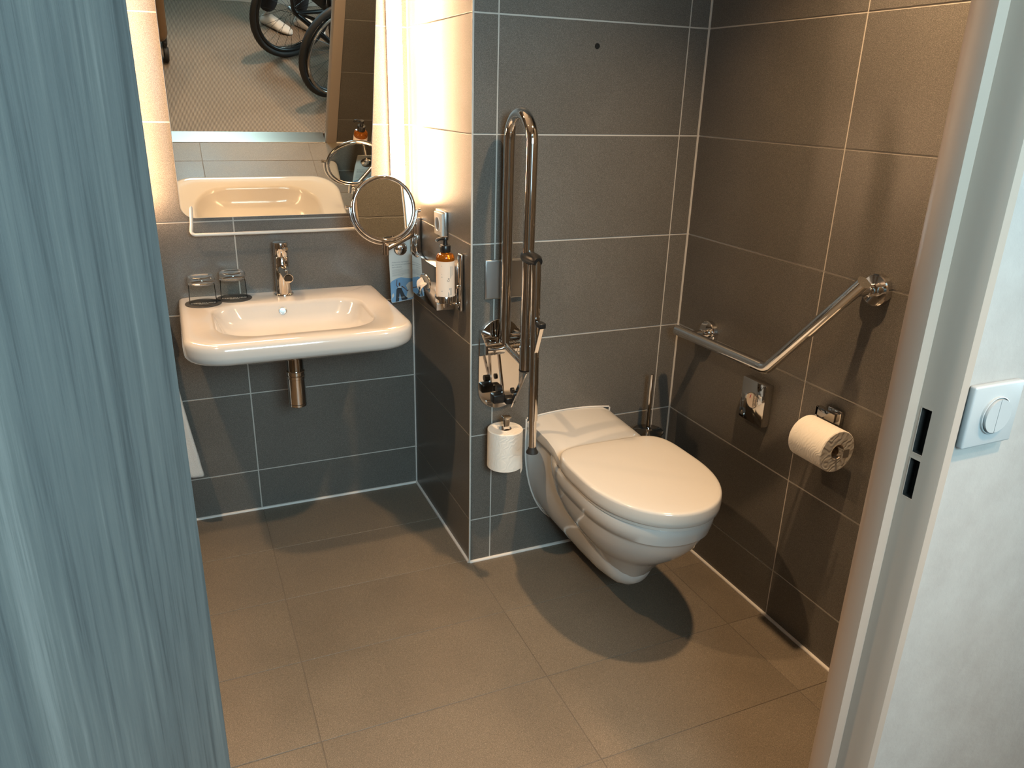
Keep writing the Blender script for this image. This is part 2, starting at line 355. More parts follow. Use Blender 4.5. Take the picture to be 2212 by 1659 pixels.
struct(obj('trim_7', NB((XJL-.062, XJ+.062, YD-.002, YD+.003, TOPZ-.0, TOPZ+.06), (XJL, XJ, -1.3815, YD+.003, TOPZ-.02, TOPZ), (XJL-.032, XJ+.032, YC-.006, YC+.002, TOPZ-.002, TOPZ+.034)), M['frame'], smooth=False))
# door leaf, swung out into the corridor
leaf_w, leaf_t = .905, .04
bm = NB((0, leaf_w, 0, leaf_t, .008, 2.045)); bmesh.ops.bevel(bm, geom=bm.edges[:], offset=.0015, segments=2, affect='EDGES')
leaf = struct(obj('door_1', bm, M['wood'], angle=50)); leaf.location = (-.8125, -1.441, 0); leaf.rotation_euler = (0, 0, math.radians(-120))
bm = bmesh.new(); rbox(bm, leaf_w-.085, leaf_w-.035, leaf_t, leaf_t+.006, .90, 1.12, .002); tube(bm, fillet([(leaf_w-.06, leaf_t, 1.04), (leaf_w-.06, leaf_t+.05, 1.04), (leaf_w-.18, leaf_t+.05, 1.04)], .012), .009, 12); obj('door_handle', bm, M['steel'], leaf, local=True)
for z in (.25, 1.9):
    bm = bmesh.new(); cyl(bm, (.0, -.006, z-.04), (.0, -.006, z+.04), .007, n=12); obj('hinge', bm, M['steel'], leaf, local=True)

# ------------------------------------------------------------------ corridor switch
t = thing('light_switch', 'square white corridor light switch with a round split rocker', 'switch', (.1975, YC, 1.08))
bm = bmesh.new(); rbox(bm, .150, .2445, YC-.011, YC, 1.035, 1.123, .003); obj('switch_plate', bm, M['switch'], t)
bm = bmesh.new(); lathe(bm, [(.0265, 0), (.0265, .003), (.0255, .0035)], (.1975, YC-.011, 1.079), (0, -1, 0), 40); lathe(bm, [(0, 0), (.024, 0), (.0238, -.001)], (.1975, YC-.0145, 1.079), (0, 1, 0), 4); obj('switch_ring', bm, M['switch'], t)
for s in (-1, 1):
    bm = bmesh.new(); pts = [(s*.0005, -.0235)] + [(s*(.0005+.0235*math.sin(PI*k/16)), -.0235*math.cos(PI*k/16)) for k in range(1, 16)] + [(s*.0005, .0235)]
    prism(bm, pts, lambda u, v, h: Vector((.1975+u, YC-.0125-h-abs(u)*.05, 1.079+v)), .004); obj('rocker', bm, M['switch'], t, angle=30)

# ------------------------------------------------------------------ wall basin
def rrect(cx, cy, hx, hy, rf, rb, n=10, e=8):
    """outline, counter-clockwise from front-left; front = -y"""
    P = []
    def corner(x, y, a0, r):
        for k in range(n+1):
            a = a0 + (PI/2)*k/n; P.append((x + r*math.cos(a), y + r*math.sin(a)))
    rf = min(rf, hx, hy); rb = min(rb, hx, hy)
    C4 = [(cx-hx+rf, cy-hy+rf, PI, rf), (cx+hx-rf, cy-hy+rf, 1.5*PI, rf), (cx+hx-rb, cy+hy-rb, 0, rb), (cx-hx+rb, cy+hy-rb, .5*PI, rb)]
    for i, c in enumerate(C4):
        corner(*c)
        nx = C4[(i+1) % 4]; x0, y0 = P[-1]; x1, y1 = nx[0]+nx[3]*math.cos(nx[2]), nx[1]+nx[3]*math.sin(nx[2])
        for k in range(1, e): P.append((x0+(x1-x0)*k/e, y0+(y1-y0)*k/e))
    return P
def loft(bm, rings, capA=True, capB=True):
    RR = [[bm.verts.new(p) for p in r] for r in rings]
    for i in range(len(RR)-1): bridge(bm, RR[i], RR[i+1])
    if capA: bm.faces.new(RR[0][::-1])
    if capB: bm.faces.new(RR[-1])
    return RR
bx, by, hx, hy, zt = -.4675, .3185, .3225, .2865, .817
def bz(hx_, hy_, rf, rb, z, cx=bx, cy=None, tilt=0):
    cy = by + (hy - hy_) if cy is None else cy
    return [(x, y, z + tilt*(y-cy)) for x, y in rrect(cx, cy, hx_, hy_, rf, rb)]
t = thing('wall_basin', 'white ceramic wall-mounted basin with overflow hole under the big mirror', 'basin', (bx, D, .70))
bm = bmesh.new()
loft(bm, [bz(.15, .12, .1, .05, .708, cy=.36), bz(.205, .17, .12, .05, .712, cy=.36), bz(.245, .21, .12, .04, .720, cy=.355), bz(.270, .236, .115, .03, .731, cy=.350), bz(.290, .2565, .11, .03, .743, cy=.344), bz(.3065, .2735, .108, .02, .7525), bz(.3165, .2815, .107, .016, .7585), bz(.3210, .2852, .106, .015, .768), bz(.3224, .2864, .106, .015, .782), bz(.3225, .2865, .106, .014, .795),
          bz(.3215, .2858, .104, .014, .806), bz(.3175, .2825, .101, .012, .8135), bz(.311, .277, .096, .011, .8168), bz(.300, .268, .09, .01, .817),
bz(.236, .186, .125, .085, .8168, cy=.286), bz(.229, .179, .122, .085, .8135, cy=.286), bz(.2235, .1735, .12, .085, .8030, cy=.286), bz(.212, .162, .115, .085, .775, cy=.287), bz(.196, .147, .11, .085, .753, cy=.288), bz(.165, .118, .10, .08, .7400, cy=.29), bz(.10, .07, .06, .06, .7335, cy=.292), bz(.03, .03, .03, .03, .7325, cy=.292)])
obj('basin_bowl', bm, M['ceramic'], t, angle=60)
bm = bmesh.new(); nn = Vector((0, -.86, .5)); lathe(bm, [(.0115, .0005), (.0125, .0025), (.0105, .003), (.0085, .001), (0, .0005)], (-.482, .4545, .7885), Vector((0, -.925, .38)), 28); obj('overflow_ring', bm, M['steel'], t)
bm = bmesh.new(); lathe(bm, [(0, .009), (.012, .008), (.028, .005), (.031, .001), (.031, 0)], (bx, .292, .7330), (0, 0, 1), 32); obj('drain_cover', bm, M['chrome'], t)

# trap under the basin
t = thing('bottle_trap', 'chrome bottle trap hanging under the basin', 'pipe', (-.468, .36, .49))
bm = bmesh.new(); cy0 = .36; lathe(bm, [(0, .725), (.0258, .725), (.0258, .617), (.0258, .612)], (-.468, cy0, 0), n=32); obj('tail_pipe', bm, M['black_chrome'], t)
bm = bmesh.new(); lathe(bm, [(0, .6145), (.0270, .6145), (.0290, .612), (.0290, .602), (.0270, .600), (.0270, .5985), (.0290, .597), (.0290, .589), (.0278, .5875), (.0280, .503), (.0262, .5015), (.0280, .500), (.0280, .494), (.024, .490), (0, .489)], (-.468, cy0, 0), n=36); obj('trap_body', bm, M['chrome'], t)
bm = bmesh.new(); cyl(bm, (-.468, cy0, .60), (-.468, D-.002, .60), .016); obj('waste_pipe', bm, M['chrome'], t)
bm = bmesh.new(); lathe(bm, [(.0165, .012), (.03, .008), (.032, 0)], (-.468, D, .60), (0, -1, 0)); obj('wall_rosette', bm, M['chrome'], t)

# tap
t = thing('basin_tap', 'chrome single-lever tap standing on the back of the basin', 'tap', (-.462, .555, .817))
tx, ty, tz = -.462, .552, .817
bm = bmesh.new(); lathe(bm, [(0, 0), (.0305, 0), (.031, .002), (.031, .006), (.0295, .0075), (.0260, .008), (.0250, .02), (.0240, .06), (.0232, .10), (.0230, .128), (.0222, .129)], (tx, ty, tz), n=36)
tube(bm, [(tx, ty-.005, tz+.083), (tx+.001, ty-.045, tz+.094), (tx+.002, ty-.10, tz+.088), (tx+.002, ty-.128, tz+.082)], [.018, .0165, .0155, .0152], 24); obj('tap_body', bm, M['chrome'], t, angle=50)
bm = bmesh.new(); lathe(bm, [(0, .130), (.0222, .130), (.0236, .1315), (.0236, .172), (.0228, .175), (.019, .1765), (0, .177)], (tx, ty, tz), n=36); obj('tap_cap', bm, M['chrome'], t, angle=50)
bm = bmesh.new(); tube(bm, [(tx+.006, ty-.015, tz+.153), (tx+.012, ty-.06, tz+.164)], [.0045, .0052], 14); obj('tap_lever', bm, M['chrome'], t)
bm = bmesh.new(); cyl(bm, (tx+.002, ty-.129, tz+.0818), (tx+.002, ty-.1295, tz+.0816), .0132); obj('spout_opening', bm, M['black'], t)

# ------------------------------------------------------------------ tumblers and coasters
def tumbler(x, y, label):
    g = tag_ = None
    c = bmesh.new(); lathe(c, [(0, 0), (.0545, 0), (.055, .0006), (.055, .0018), (.0545, .0024), (0, .0024)], (x, y, zt+.0003), n=48)
    o = thing('coaster', 'round black paper coaster with white print, ' + label[1], 'coaster', (x, y, zt), 'coasters on the basin')
    # wider than the glass
    obj('coaster_disc', c, M['ink'], o, angle=30)
    text('MERCURE', .0140, M['white_ink'], o, Matrix.Translation((x, y-.004, zt+.0029)), sx=1.25)
    text('HOTELS', .0065, M['white_ink'], o, Matrix.Translation((x, y-.016, zt+.0029)), sx=1.2)
    z0 = zt+.0032; b = bmesh.new()
    # stands on its mouth, thick base upwards: thin side wall, solid glass base
    tg = thing('drinking_glass', 'clear tumbler turned upside down, ' + label[0], 'glass', (x, y, z0), 'tumblers on the basin')
    lathe(b, [(.0402, 0), (.0408, .0005), (.0410, .004), (.0402, .03), (.0388, .062)], (x, y, z0), n=56)
    obj('glass_wall', b, M['thin_glass'], tg, angle=50)
    b = bmesh.new(); lathe(b, [(.0412, .0), (.0398, .0), (.0396, .0014), (.0410, .0016), (.0412, .0)], (x, y, z0), n=56); obj('glass_lip', b, M['glass'], tg, angle=50)
    b = bmesh.new(); lathe(b, [(.0375, .0618), (.0389, .0618), (.0393, .066), (.0408, .070), (.0412, .076), (.0400, .082), (.0370, .0865), (.033, .0878), (.024, .0850), (0, .0840)], (x, y, z0), n=56)
    lathe(b, [(.0375, .0618), (.033, .068), (.024, .0712), (0, .072)], (x, y, z0), n=56)
    bmesh.ops.remove_doubles(b, verts=b.verts[:], dist=1e-5); obj('glass_base', b, M['glass'], tg, angle=50)
tumbler(-.716, .509, ('standing nearest the basin corner', 'under the tumbler nearest the basin corner'))
tumbler(-.620, .548, ('standing nearer the tap', 'under the tumbler nearer the tap'))

# ------------------------------------------------------------------ big tilting mirror
ta = math.radians(15.8)
mp0 = Vector((-.6, .58, 1.1)); mn = Vector((0, -math.cos(ta), -math.sin(ta))); mup = Vector((0, -math.sin(ta), math.cos(ta)))
def mpt(x, s, d=0): return Vector((x, mp0.y, mp0.z)) + mup*s + mn*d
t = thing('tilting_mirror', 'large rectangular wall mirror tilted forward above the basin', 'mirror', (-.45, D, 1.07))
pts = rrect(-.450, .375, .298, .402, .042, .042, n=8, e=2)
bm = bmesh.new(); prism(bm, pts, lambda u, v, h: mpt(u, v, -.005+h), .005); obj('mirror_glass', bm, M['mirror'], t, smooth=False)
pts2 = rrect(-.450, .375, .2995, .4035, .043, .043, n=8, e=2)
bm = bmesh.new(); prism(bm, pts2, lambda u, v, h: mpt(u, v, -.0125+h), .0115); obj('mirror_backing', bm, M['white'], t, angle=30)
z0 = mpt(0, -.025).z
bm = bmesh.new(); tube(bm, fillet([mpt(-.716, .03, -.016), (-.722, .568, 1.062), (-.728, .556, 1.026), (-.172, .556, 1.026), (-.178, .568, 1.062), mpt(-.184, .03, -.016)], .012), .0052, 12); obj('tilt_bar', bm, M['white'], t)
for x in (-.70, -.20):
    bm = bmesh.new(); tube(bm, [(x, D-.001, 1.085), (x, .60, 1.085), mpt(x, .0, -.012)], .007, 10); obj('mirror_bracket', bm, M['steel'], t)
    bm = bmesh.new(); tube(bm, [(x, D-.001, 1.62), mpt(x, .52, -.012)], .006, 10); obj('tilt_stay', bm, M['steel'], t)

# vertical lamps at both sides of the mirror
for i, (xc, lb) in enumerate(((-.056, 'glowing vertical lamp strip in the corner right of the mirror'), (-.855, 'glowing vertical lamp strip left of the mirror, mostly behind the door'))):
    t = thing('wall_lamp', lb, 'lamp', (xc, D, 1.13), 'mirror lamps')
    obj('lamp_housing', NB((xc-.018, xc+.018, D-.024, D-.001, 1.11, 2.09)), M['steel'], t, smooth=False, bevel=.002)
    bm = bmesh.new(); rbox(bm, xc-.022, xc+.022, D-.058, D-.0225, 1.105, 2.095, .009, 3); obj('lamp_diffuser', bm, M['lit'], t)

# ------------------------------------------------------------------ magnifying mirror on its arm
mc = Vector((-.159, .368, 1.115)); az = math.radians(0); nrm = Vector((math.sin(az), -math.cos(az), .150)).normalized()
sx_ = Vector((0, 0, 1)).cross(nrm).normalized(); uy_ = nrm.cross(sx_)
sx_, uy_ = (sx_*math.cos(-.07) + uy_*math.sin(-.07)), (-sx_*math.sin(-.07) + uy_*math.cos(-.07))
t = thing('magnifying_mirror', 'round chrome magnifying mirror on a swing arm beside the big mirror', 'mirror', (-.03, .50, .99))
r0 = .0965
def mpos(a, r, h=0): return mc + sx_*(r*math.cos(a)) + uy_*(r*math.sin(a)) + nrm*h
bm = bmesh.new(); lathe(bm, [(0, .0040), (.03, .00408), (.06, .0043), (.0955, .0048)], mc, nrm, 64); obj('glass_face', bm, M['mirror'], t, angle=60)
bm = bmesh.new(); lathe(bm, [(0, -.0035), (.0955, -.0045)], mc, nrm, 64); obj('back_face', bm, M['mirror'], t, angle=60)
bm = bmesh.new(); tube(bm, [mpos(2*PI*k/72, r0) for k in range(72)], .0075, 12, closed=True); bmesh.ops.remove_doubles(bm, verts=bm.verts[:], dist=1e-6); obj('rim', bm, M['chrome'], t)
bm = bmesh.new(); tube(bm, [mpos(PI + PI*k/40, r0+.0115) for k in range(41)], .0042, 12)
for a in (0, PI): cyl(bm, mpos(a, r0+.005), mpos(a, r0+.021), .0040); cyl(bm, mpos(a, r0+.016), mpos(a, r0+.023), .0062)
obj('yoke', bm, M['chrome'], t)
yb = mpos(-PI/2, r0+.012)
bm = bmesh.new(); cyl(bm, yb+Vector((0, 0, .003)), yb+Vector((0, 0, -.034)), .0058); cyl(bm, yb+Vector((.011, .002, -.006)), yb+Vector((.011, .002, -.036)), .0058); obj('hinge_pin', bm, M['chrome'], t)
elbow = Vector((-.036, .475, 1.010))
bm = bmesh.new(); tube(bm, [yb+Vector((.011, .002, -.018)), elbow], .0070, 14); obj('swing_arm', bm, M['chrome'], t)
bm = bmesh.new(); cyl(bm, (-.036, .475, .955), (-.036, .475, 1.062), .0065); cyl(bm, (-.022, .500, .945), (-.022, .500, 1.060), .0085)
for z in (.968, 1.004, 1.045): tube(bm, [(-.036, .475, z), (-.022, .500, z)], .0078, 12)
obj('arm_bracket', bm, M['chrome'], t)
bm = bmesh.new(); rbox(bm, -.020, -.0002, .488, .516, .94, 1.066, .004); obj('wall_plate', bm, M['chrome'], t)

# ------------------------------------------------------------------ hanging card
t = thing('door_hanger_card', 'printed card with a round hole hanging beside the tissue box', 'card', (-.07, .49, .79))
cy_ = .492
hc = (-.0745, .963); hr = .0235
outer = [(-.1085, .775), (-.034, .784), (-.0305, .789), (-.0295, 1.002), (-.1135, 1.000), (-.1155, .93), (-.1135, .86), (-.1115, .780)]
def card_mesh():
    bm = bmesh.new(); nseg = 32; inner = [(hc[0]+hr*math.cos(2*PI*k/nseg), hc[1]+hr*math.sin(2*PI*k/nseg)) for k in range(nseg)]
    # outer sampled by ray from the hole centre
    def hit(a):
        d = (math.cos(a), math.sin(a)); best = None
        for i in range(len(outer)):
            (x0, y0), (x1, y1) = outer[i], outer[(i+1) % len(outer)]
            ex, ey = x1-x0, y1-y0; den = d[0]*ey - d[1]*ex
            if abs(den) < 1e-9: continue
            tt = ((x0-hc[0])*ey - (y0-hc[1])*ex)/den; s = ((x0-hc[0])*d[1] - (y0-hc[1])*d[0])/den
            if tt > 0 and -1e-6 <= s <= 1+1e-6 and (best is None or tt < best): best = tt
        return (hc[0]+d[0]*best, hc[1]+d[1]*best)
    angs = sorted(set([2*PI*k/nseg for k in range(nseg)] + [math.atan2(y-hc[1], x-hc[0]) % (2*PI) for x, y in outer]))
    I = [(hc[0]+hr*math.cos(a), hc[1]+hr*math.sin(a)) for a in angs]; O = [hit(a) for a in angs]
    L = []
    for yy in (cy_, cy_+.0005):
        L.append(([bm.verts.new((x, yy, z)) for x, z in I], [bm.verts.new((x, yy, z)) for x, z in O]))
    bridge(bm, L[0][0], L[0][1]); bridge(bm, L[1][1], L[1][0]); bridge(bm, L[0][0], L[1][0]); bridge(bm, L[0][1], L[1][1])
    return bm
obj('card_sheet', card_mesh(), M['card'], t, smooth=False)
def flat(name, pts, material, lift, parent=t, y=cy_):
    bm = bmesh.new(); prism(bm, pts, lambda u, v, h: Vector((u, y-lift-h, v)), .0001); return obj(name, bm, material, parent, smooth=False)
flat('printed_sky', [(-.1085, .7765), (-.0345, .7855), (-.0310, .79), (-.031, .857), (-.055, .860), (-.075, .864), (-.092, .860), (-.108, .852), (-.1135, .845), (-.111, .781)], M['sky_print'], .0001)
flat('printed_cloud', [(-.060, .787), (-.0345, .790), (-.0315, .80), (-.0315, .848), (-.048, .845), (-.058, .835), (-.052, .815)], M['card'], .00022)
flat('printed_cloud', [(-.108, .79), (-.101, .80), (-.103, .81), (-.109, .803)], M['card'], .00022)
flat('printed_person', [(-.0965, .7785), (-.094, .802), (-.0925, .822), (-.088, .828), (-.0745, .827), (-.069, .812), (-.062, .797), (-.052, .789), (-.057, .784), (-.0745, .7825), (-.0775, .797), (-.081, .810), (-.083, .797), (-.0845, .7800)], M['jeans_print'], .0003)
flat('printed_person', [(-.088, .828), (-.0855, .832), (-.0765, .832), (-.0745, .827)], M['card'], .0003)
flat('printed_person', [(-.0845, .840), (-.083, .834), (-.0795, .834), (-.0780, .840), (-.0795, .846), (-.083, .846)], M['skin_print'], .0003)
flat('printed_person', [(-.0885, .829), (-.0935, .838), (-.0905, .856), (-.0885, .856), (-.0910, .838), (-.0865, .831)], M['skin_print'], .0003)
flat('printed_person', [(-.0745, .831), (-.064, .824), (-.054, .813), (-.049, .817), (-.0505, .819), (-.0545, .8165), (-.063, .8265), (-.073, .835)], M['skin_print'], .0003)
B = lambda x, z: basis((1, 0, .04), (-.04, 0, 1), (x, cy_-.0004, z))
for i, s in enumerate(('Aidez-nous \u00e0 prot\u00e9ger', 'les ressources naturelles', 'de la plan\u00e8te')): text(s, .0070, M['grey_ink'], t, B(-.1065, .9165-.0085*i), align='LEFT', shear=.2, sx=.95)
for i in range(7): 
    l = .062 if i not in (0, 6) else .038
    text('lorem'.replace('lorem', '\u2014'*1), .001, M['grey_ink'], t, B(-.2, .5)) if False else None
    flat('printed_line', [(-.106, .8905-.0036*i-.0004), (-.106+l, .8930-.0036*i-.0004), (-.106+l, .8930-.0036*i+.0004), (-.106, .8905-.0036*i+.0004)], M['grey_ink'], .0001)
text('MERCURE', .0050, M['white_ink'], t, basis((1, 0, 0), (0, 0, 1), (-.075, cy_-.0006, .7935)))
# robe hook holding the card
t = thing('robe_hook', 'round chrome wall hook showing through the hole of the card', 'hook', (-.074, D, .957))
bm = bmesh.new(); lathe(bm, [(0, .0075), (.008, .007), (.016, .0052), (.0205, .0025), (.0215, 0), (.019, -.002), (.006, -.004)], (-.0745, cy_-.006, .963), (0, -1, 0), 32); obj('hook_knob', bm, M['chrome'], t)
bm = bmesh.new(); cyl(bm, (-.0745, cy_-.004, .963), (-.0745, D-.001, .963), .006); lathe(bm, [(.0, .004), (.02, .004), (.021, 0)], (-.0745, D, .963), (0, -1, 0)); obj('hook_stem', bm, M['chrome'], t)

# ------------------------------------------------------------------ tissue box
t = thing('tissue_dispenser', 'mirror-chrome tissue box on the side wall with a tissue sticking out', 'dispenser', (0, .27, .83))
tb = (-.060, -.0005, .145, .405, .832, .969)
bm = bmesh.new(); rbox(bm, *tb, .003, 2); 
obj('dispenser_case', bm, M['chrome'], t, angle=40)
bm = bmesh.new(); oc = Vector((-.0608, .255, .900))
pr = []
for k in range(40): a = 2*PI*k/40; pr.append(oc + Vector((0, .052*math.cos(a), .022*math.sin(a))))
tube(bm, pr, .0022, 8, closed=True); obj('slot_ring', bm, M['chrome'], t)
bm = bmesh.new(); prism(bm, [(.051*math.cos(2*PI*k/40), .021*math.sin(2*PI*k/40)) for k in range(40)], lambda u, v, h: oc + Vector((-h+.0003, u, v)), .0006); obj('slot_opening', bm, M['grey_ink'], t)
tt_ = thing('paper_tissue', 'white paper tissue poking out of the chrome tissue box', 'tissue', (-.062, .27, .88))
bm = bmesh.new(); nA, nB = 14, 8; G = []
for j in range(nB):
    row = []
    for i in range(nA):
        u = i/(nA-1); v = j/(nB-1)
        y = .285 - u*.062*(1-.55*v); out = .003 + .017*math.sin(v*PI*.75)*(1-.3*abs(u-.5)); z = .908 - .030*v + .010*math.sin(u*9+v*2)*(.3+v*.7) - .01*u
        row.append(bm.verts.new((-.0615-out-.005*math.sin(u*14)*v, y, z)))
    G.append(row)
for j in range(nB-1):
    for i in range(nA-1): bm.faces.new((G[j][i], G[j][i+1], G[j+1][i+1], G[j+1][i]))
o = obj('tissue_sheet', bm, M['paper'], tt_, angle=180); md = o.modifiers.new('s', 'SOLIDIFY'); md.thickness = .0008; md = o.modifiers.new('u', 'SUBSURF'); md.levels = 1; md.render_levels = 1

# ------------------------------------------------------------------ soap bottle and its holder
px_, py_, pb = -.0625, .050, .898
t = thing('bottle_holder', 'chrome wall bracket with a ring carrying the soap bottle', 'holder', (0, .03, .85))
bm = bmesh.new(); rbox(bm, -.012, -.0002, .062, .090, .846, 1.020, .0045); obj('wall_plate', bm, M['chrome'], t)
bm = bmesh.new(); lathe(bm, [(.0275, .019), (.0305, .0205), (.0315, .018), (.0315, .002), (.028, -.0005), (.0, -.0012), (0, .001), (.0275, .0015), (.0275, .019)], (px_, py_, pb-.012), n=40); obj('holder_cup', bm, M['chrome'], t, angle=50)
bm = bmesh.new(); tube(bm, fillet([(-.008, .076, .870), (-.040, .070, .870), (-.058, .058, .8705), (px_, py_, .886)], .008), .0045, 10); cyl(bm, (px_, py_, .868), (px_, py_, .887), .006); obj('holder_arm', bm, M['chrome'], t)
bm = bmesh.new(); tube(bm, fillet([(-.012, .070, .868), (-.022, .060, .868), (-.022, .060, .925), (-.012, .070, .925)], .006), .0042, 10); obj('locking_clip', bm, M['chrome'], t)
t = thing('soap_bottle', 'amber pump bottle with a pale label and black pump', 'bottle', (px_, py_, pb))
bm = bmesh.new(); lathe(bm, [(0, 0), (.024, 0), (.0262, .002), (.0268, .006), (.0268, .128), (.0262, .133), (.0225, .1385), (.0155, .1405), (.0135, .142), (.0130, .147)], (px_, py_, pb-.009), n=48); obj('bottle_body', bm, M['amber'], t)
bm = bmesh.new(); prev = None; aL = [math.radians(a) for a in range(0, 361, 6)]
lathe(bm, [(.0269, .012), (.0272, .0122), (.0272, .1195), (.0269, .1197)], (px_, py_, pb-.009), n=60); obj('bottle_label', bm, M['label'], t)
bm = bmesh.new(); zc = pb+.136; lathe(bm, [(0, -.001), (.0152, -.001), (.0157, .0), (.0157, .017), (.0145, .019), (.007, .0195), (.0062, .032), (.0085, .033), (.0088, .040), (.0075, .0425), (0, .043)], (px_, py_, zc), n=28)
tube(bm, [(px_, py_, zc+.0375), (px_-.016, py_-.004, zc+.0385), (px_-.026, py_-.006, zc+.036), (px_-.0285, py_-.007, zc+.031)], [.0062, .0052, .0045, .004], 12); obj('pump', bm, M['black'], t)
# small print wound on the label
def lab(s, size, a, z, rotv=True, ml=M['ink']):
    a = math.radians(a); nrm_ = Vector((math.cos(a), math.sin(a), 0)); tan = Vector((-nrm_.y, nrm_.x, 0))
    p = Vector((px_, py_, z)) + nrm_*.02745
    text(s, size, ml, t, basis((0, 0, 1), -tan, p) if rotv else basis(tan, (0, 0, 1), p))
def dash(a, z0, z1, wd, ml=M['ink']):
    a = math.radians(a); nrm_ = Vector((math.cos(a), math.sin(a), 0)); tan = Vector((-nrm_.y, nrm_.x, 0)); p = Vector((px_, py_, 0)) + nrm_*.0273
    bm = bmesh.new(); prism(bm, [(-wd/2, z0), (wd/2, z0), (wd/2, z1), (-wd/2, z1)], lambda u, v, h: p + tan*u + nrm_*h + Vector((0, 0, v)), .0001); obj('label_print', bm, ml, t, smooth=False)
for i, a in enumerate((-78, -72, -66, -60)):          # fine print running up the label
    dash(a, pb+.062+.003*i, pb+.098-.002*(i % 2), .0009, M['grey_ink'])
lab('Ce', .0095, -90, pb+.058)
for a, z0, z1 in ((-90, .006, .022), (-86, .006, .018), (-76, .012, .034), (-70, .012, .034), (-82, .028, .034)): dash(a, pb+z0, pb+z1, .0016, M['grey_ink'])
for z, l in ((.098, .003), (.074, .002), (.066, .0045), (.024, .005)): dash(-131, pb+z, pb+z+.0012, l, M['grey_ink'])

# ------------------------------------------------------------------ socket on the side wall
t = thing('shaver_socket', 'square grey-framed wall socket with round insert under the lamp', 'socket', (0, .252, 1.08))
bm = bmesh.new(); rbox(bm, -.011, 0, .208, .296, 1.040, 1.122, .002); obj('socket_frame', bm, M['steel'], t)
bm = bmesh.new(); rbox(bm, -.0185, -.0105, .214, .290, 1.046, 1.116, .002); obj('socket_plate', bm, M['white'], t)
bm = bmesh.new(); lathe(bm, [(.0215, 0), (.0225, .003), (.0205, .0035), (.019, .001), (.0188, -.0)], (-.0185, .252, 1.081), (-1, 0, 0), 36); obj('socket_ring', bm, M['white'], t)
bm = bmesh.new(); lathe(bm, [(0, .0006), (.019, .0008), (.0192, 0)], (-.0185, .252, 1.081), (-1, 0, 0), 36); obj('socket_insert', bm, M['steel'], t)

# ------------------------------------------------------------------ towel left of the basin
t = thing('towel_rail', 'chrome rail holding the white towel left of the basin', 'rail', (-1.0, D, .74))
bm = bmesh.new(); tube(bm, fillet([(-1.17, D-.001, .735), (-1.17, .545, .735), (-.830, .545, .735), (-.830, D-.001, .735)], .01), .007, 12); obj('rail_bar', bm, M['chrome'], t)
bm = bmesh.new(); G = []
for j in range(26):
    row = []; v = j/25
    for i in range(30):
        u = i/29; z = .745 - .505*v + (.012*math.sin(u*5) if v > .9 else 0); x = -1.14 + u*(.302 + .062*v**1.5)
        y = .530 - .022*v*(1+math.sin(u*19+v*2)) - .012*math.sin(u*31)*v - .02*v
        row.append(bm.verts.new((x, y, z)))
    G.append(row)
for j in range(25):
    for i in range(29): bm.faces.new((G[j][i], G[j][i+1], G[j+1][i+1], G[j+1][i]))
o = obj('hand_towel', bm, M['towel'], angle=180); md = o.modifiers.new('s', 'SOLIDIFY'); md.thickness = .016; md.offset = 0; md = o.modifiers.new('u', 'SUBSURF'); md.levels = 1; md.render_levels = 1
tag(o, 'white terry towel hanging below the basin beside the blue-grey door', 'towel')

# ------------------------------------------------------------------ flush plate
t = thing('flush_plate', 'brushed steel flush plate behind the folded grab bar', 'flush plate', (.115, 0, .955))
bm = bmesh.new(); rbox(bm, .040, .190, -.007, 0, .897, 1.013, .002); obj('plate', bm, M['steel'], t)
bm = bmesh.new(); loft(bm, [[(x, y, z) for x, y in ((.045, -.007), (.062, -.0115), (.115, -.0135), (.168, -.0115), (.185, -.007))] for z in (.901, 1.009)], False, False)
bmesh.ops.holes_fill(bm, edges=[e for e in bm.edges if e.is_boundary]); obj('flush_button', bm, M['steel'], t, angle=60)

# ------------------------------------------------------------------ folded-up grab bar
gx = .090
t = thing('folding_grab_bar', 'chrome drop-down grab bar folded up on the wall left of the toilet', 'grab bar', (gx, 0, .69))
st = []
for k in range(21): a = PI*k/20; st.append((.068*math.cos(a), .768-.692+.068*0+.0755+.068*math.sin(a)-.0755+.0))
pc = []
rr_ = .068; zc0, zc1 = .616, .767
for k in range(17): a = PI*k/16; pc.append((gx + rr_*math.cos(a), zc1 + rr_*math.sin(a)))
for k in range(17): a = PI + PI*k/16; pc.append((gx + rr_*math.cos(a), zc0 + rr_*math.sin(a)))
bm = bmesh.new(); prism(bm, pc, lambda u, v, h: Vector((u, -h, v)), .008); o = obj('wall_plate', bm, M['chrome'], t, angle=30, bevel=.0015)
bm = bmesh.new(); yb_, yf_ = -.046, -.192; zlo = .757; zarc = 1.345
arc = [(gx, (yb_+yf_)/2 + (yb_-yf_)/2*math.cos(a), zarc + .073*math.sin(a)) for a in [PI*k/20 for k in range(21)]]
tube(bm, [(gx, yb_, zlo)] + arc + [(gx, yf_, .735)], .0160, 24); obj('hand_rail', bm, M['chrome'], t)
bm = bmesh.new(); lathe(bm, [(.0165, .004), (.0165, 0), (.012, -.004), (0, -.004)], (gx, yf_, .733), (0, 0, 1), 24); obj('rail_end_cap', bm, M['black'], t)
bm = bmesh.new(); cyl(bm, (gx-.060, yb_, zlo), (gx-.006, yb_, zlo), .0185); cyl(bm, (gx+.012, yb_, zlo), (gx+.058, yb_, zlo), .0175)
for x in (gx-.045, gx-.036, gx+.025, gx+.034): cyl(bm, (x, yb_, zlo), (x+.002, yb_, zlo), .0196)
obj('pivot_barrel', bm, M['chrome'], t)
bm = bmesh.new()
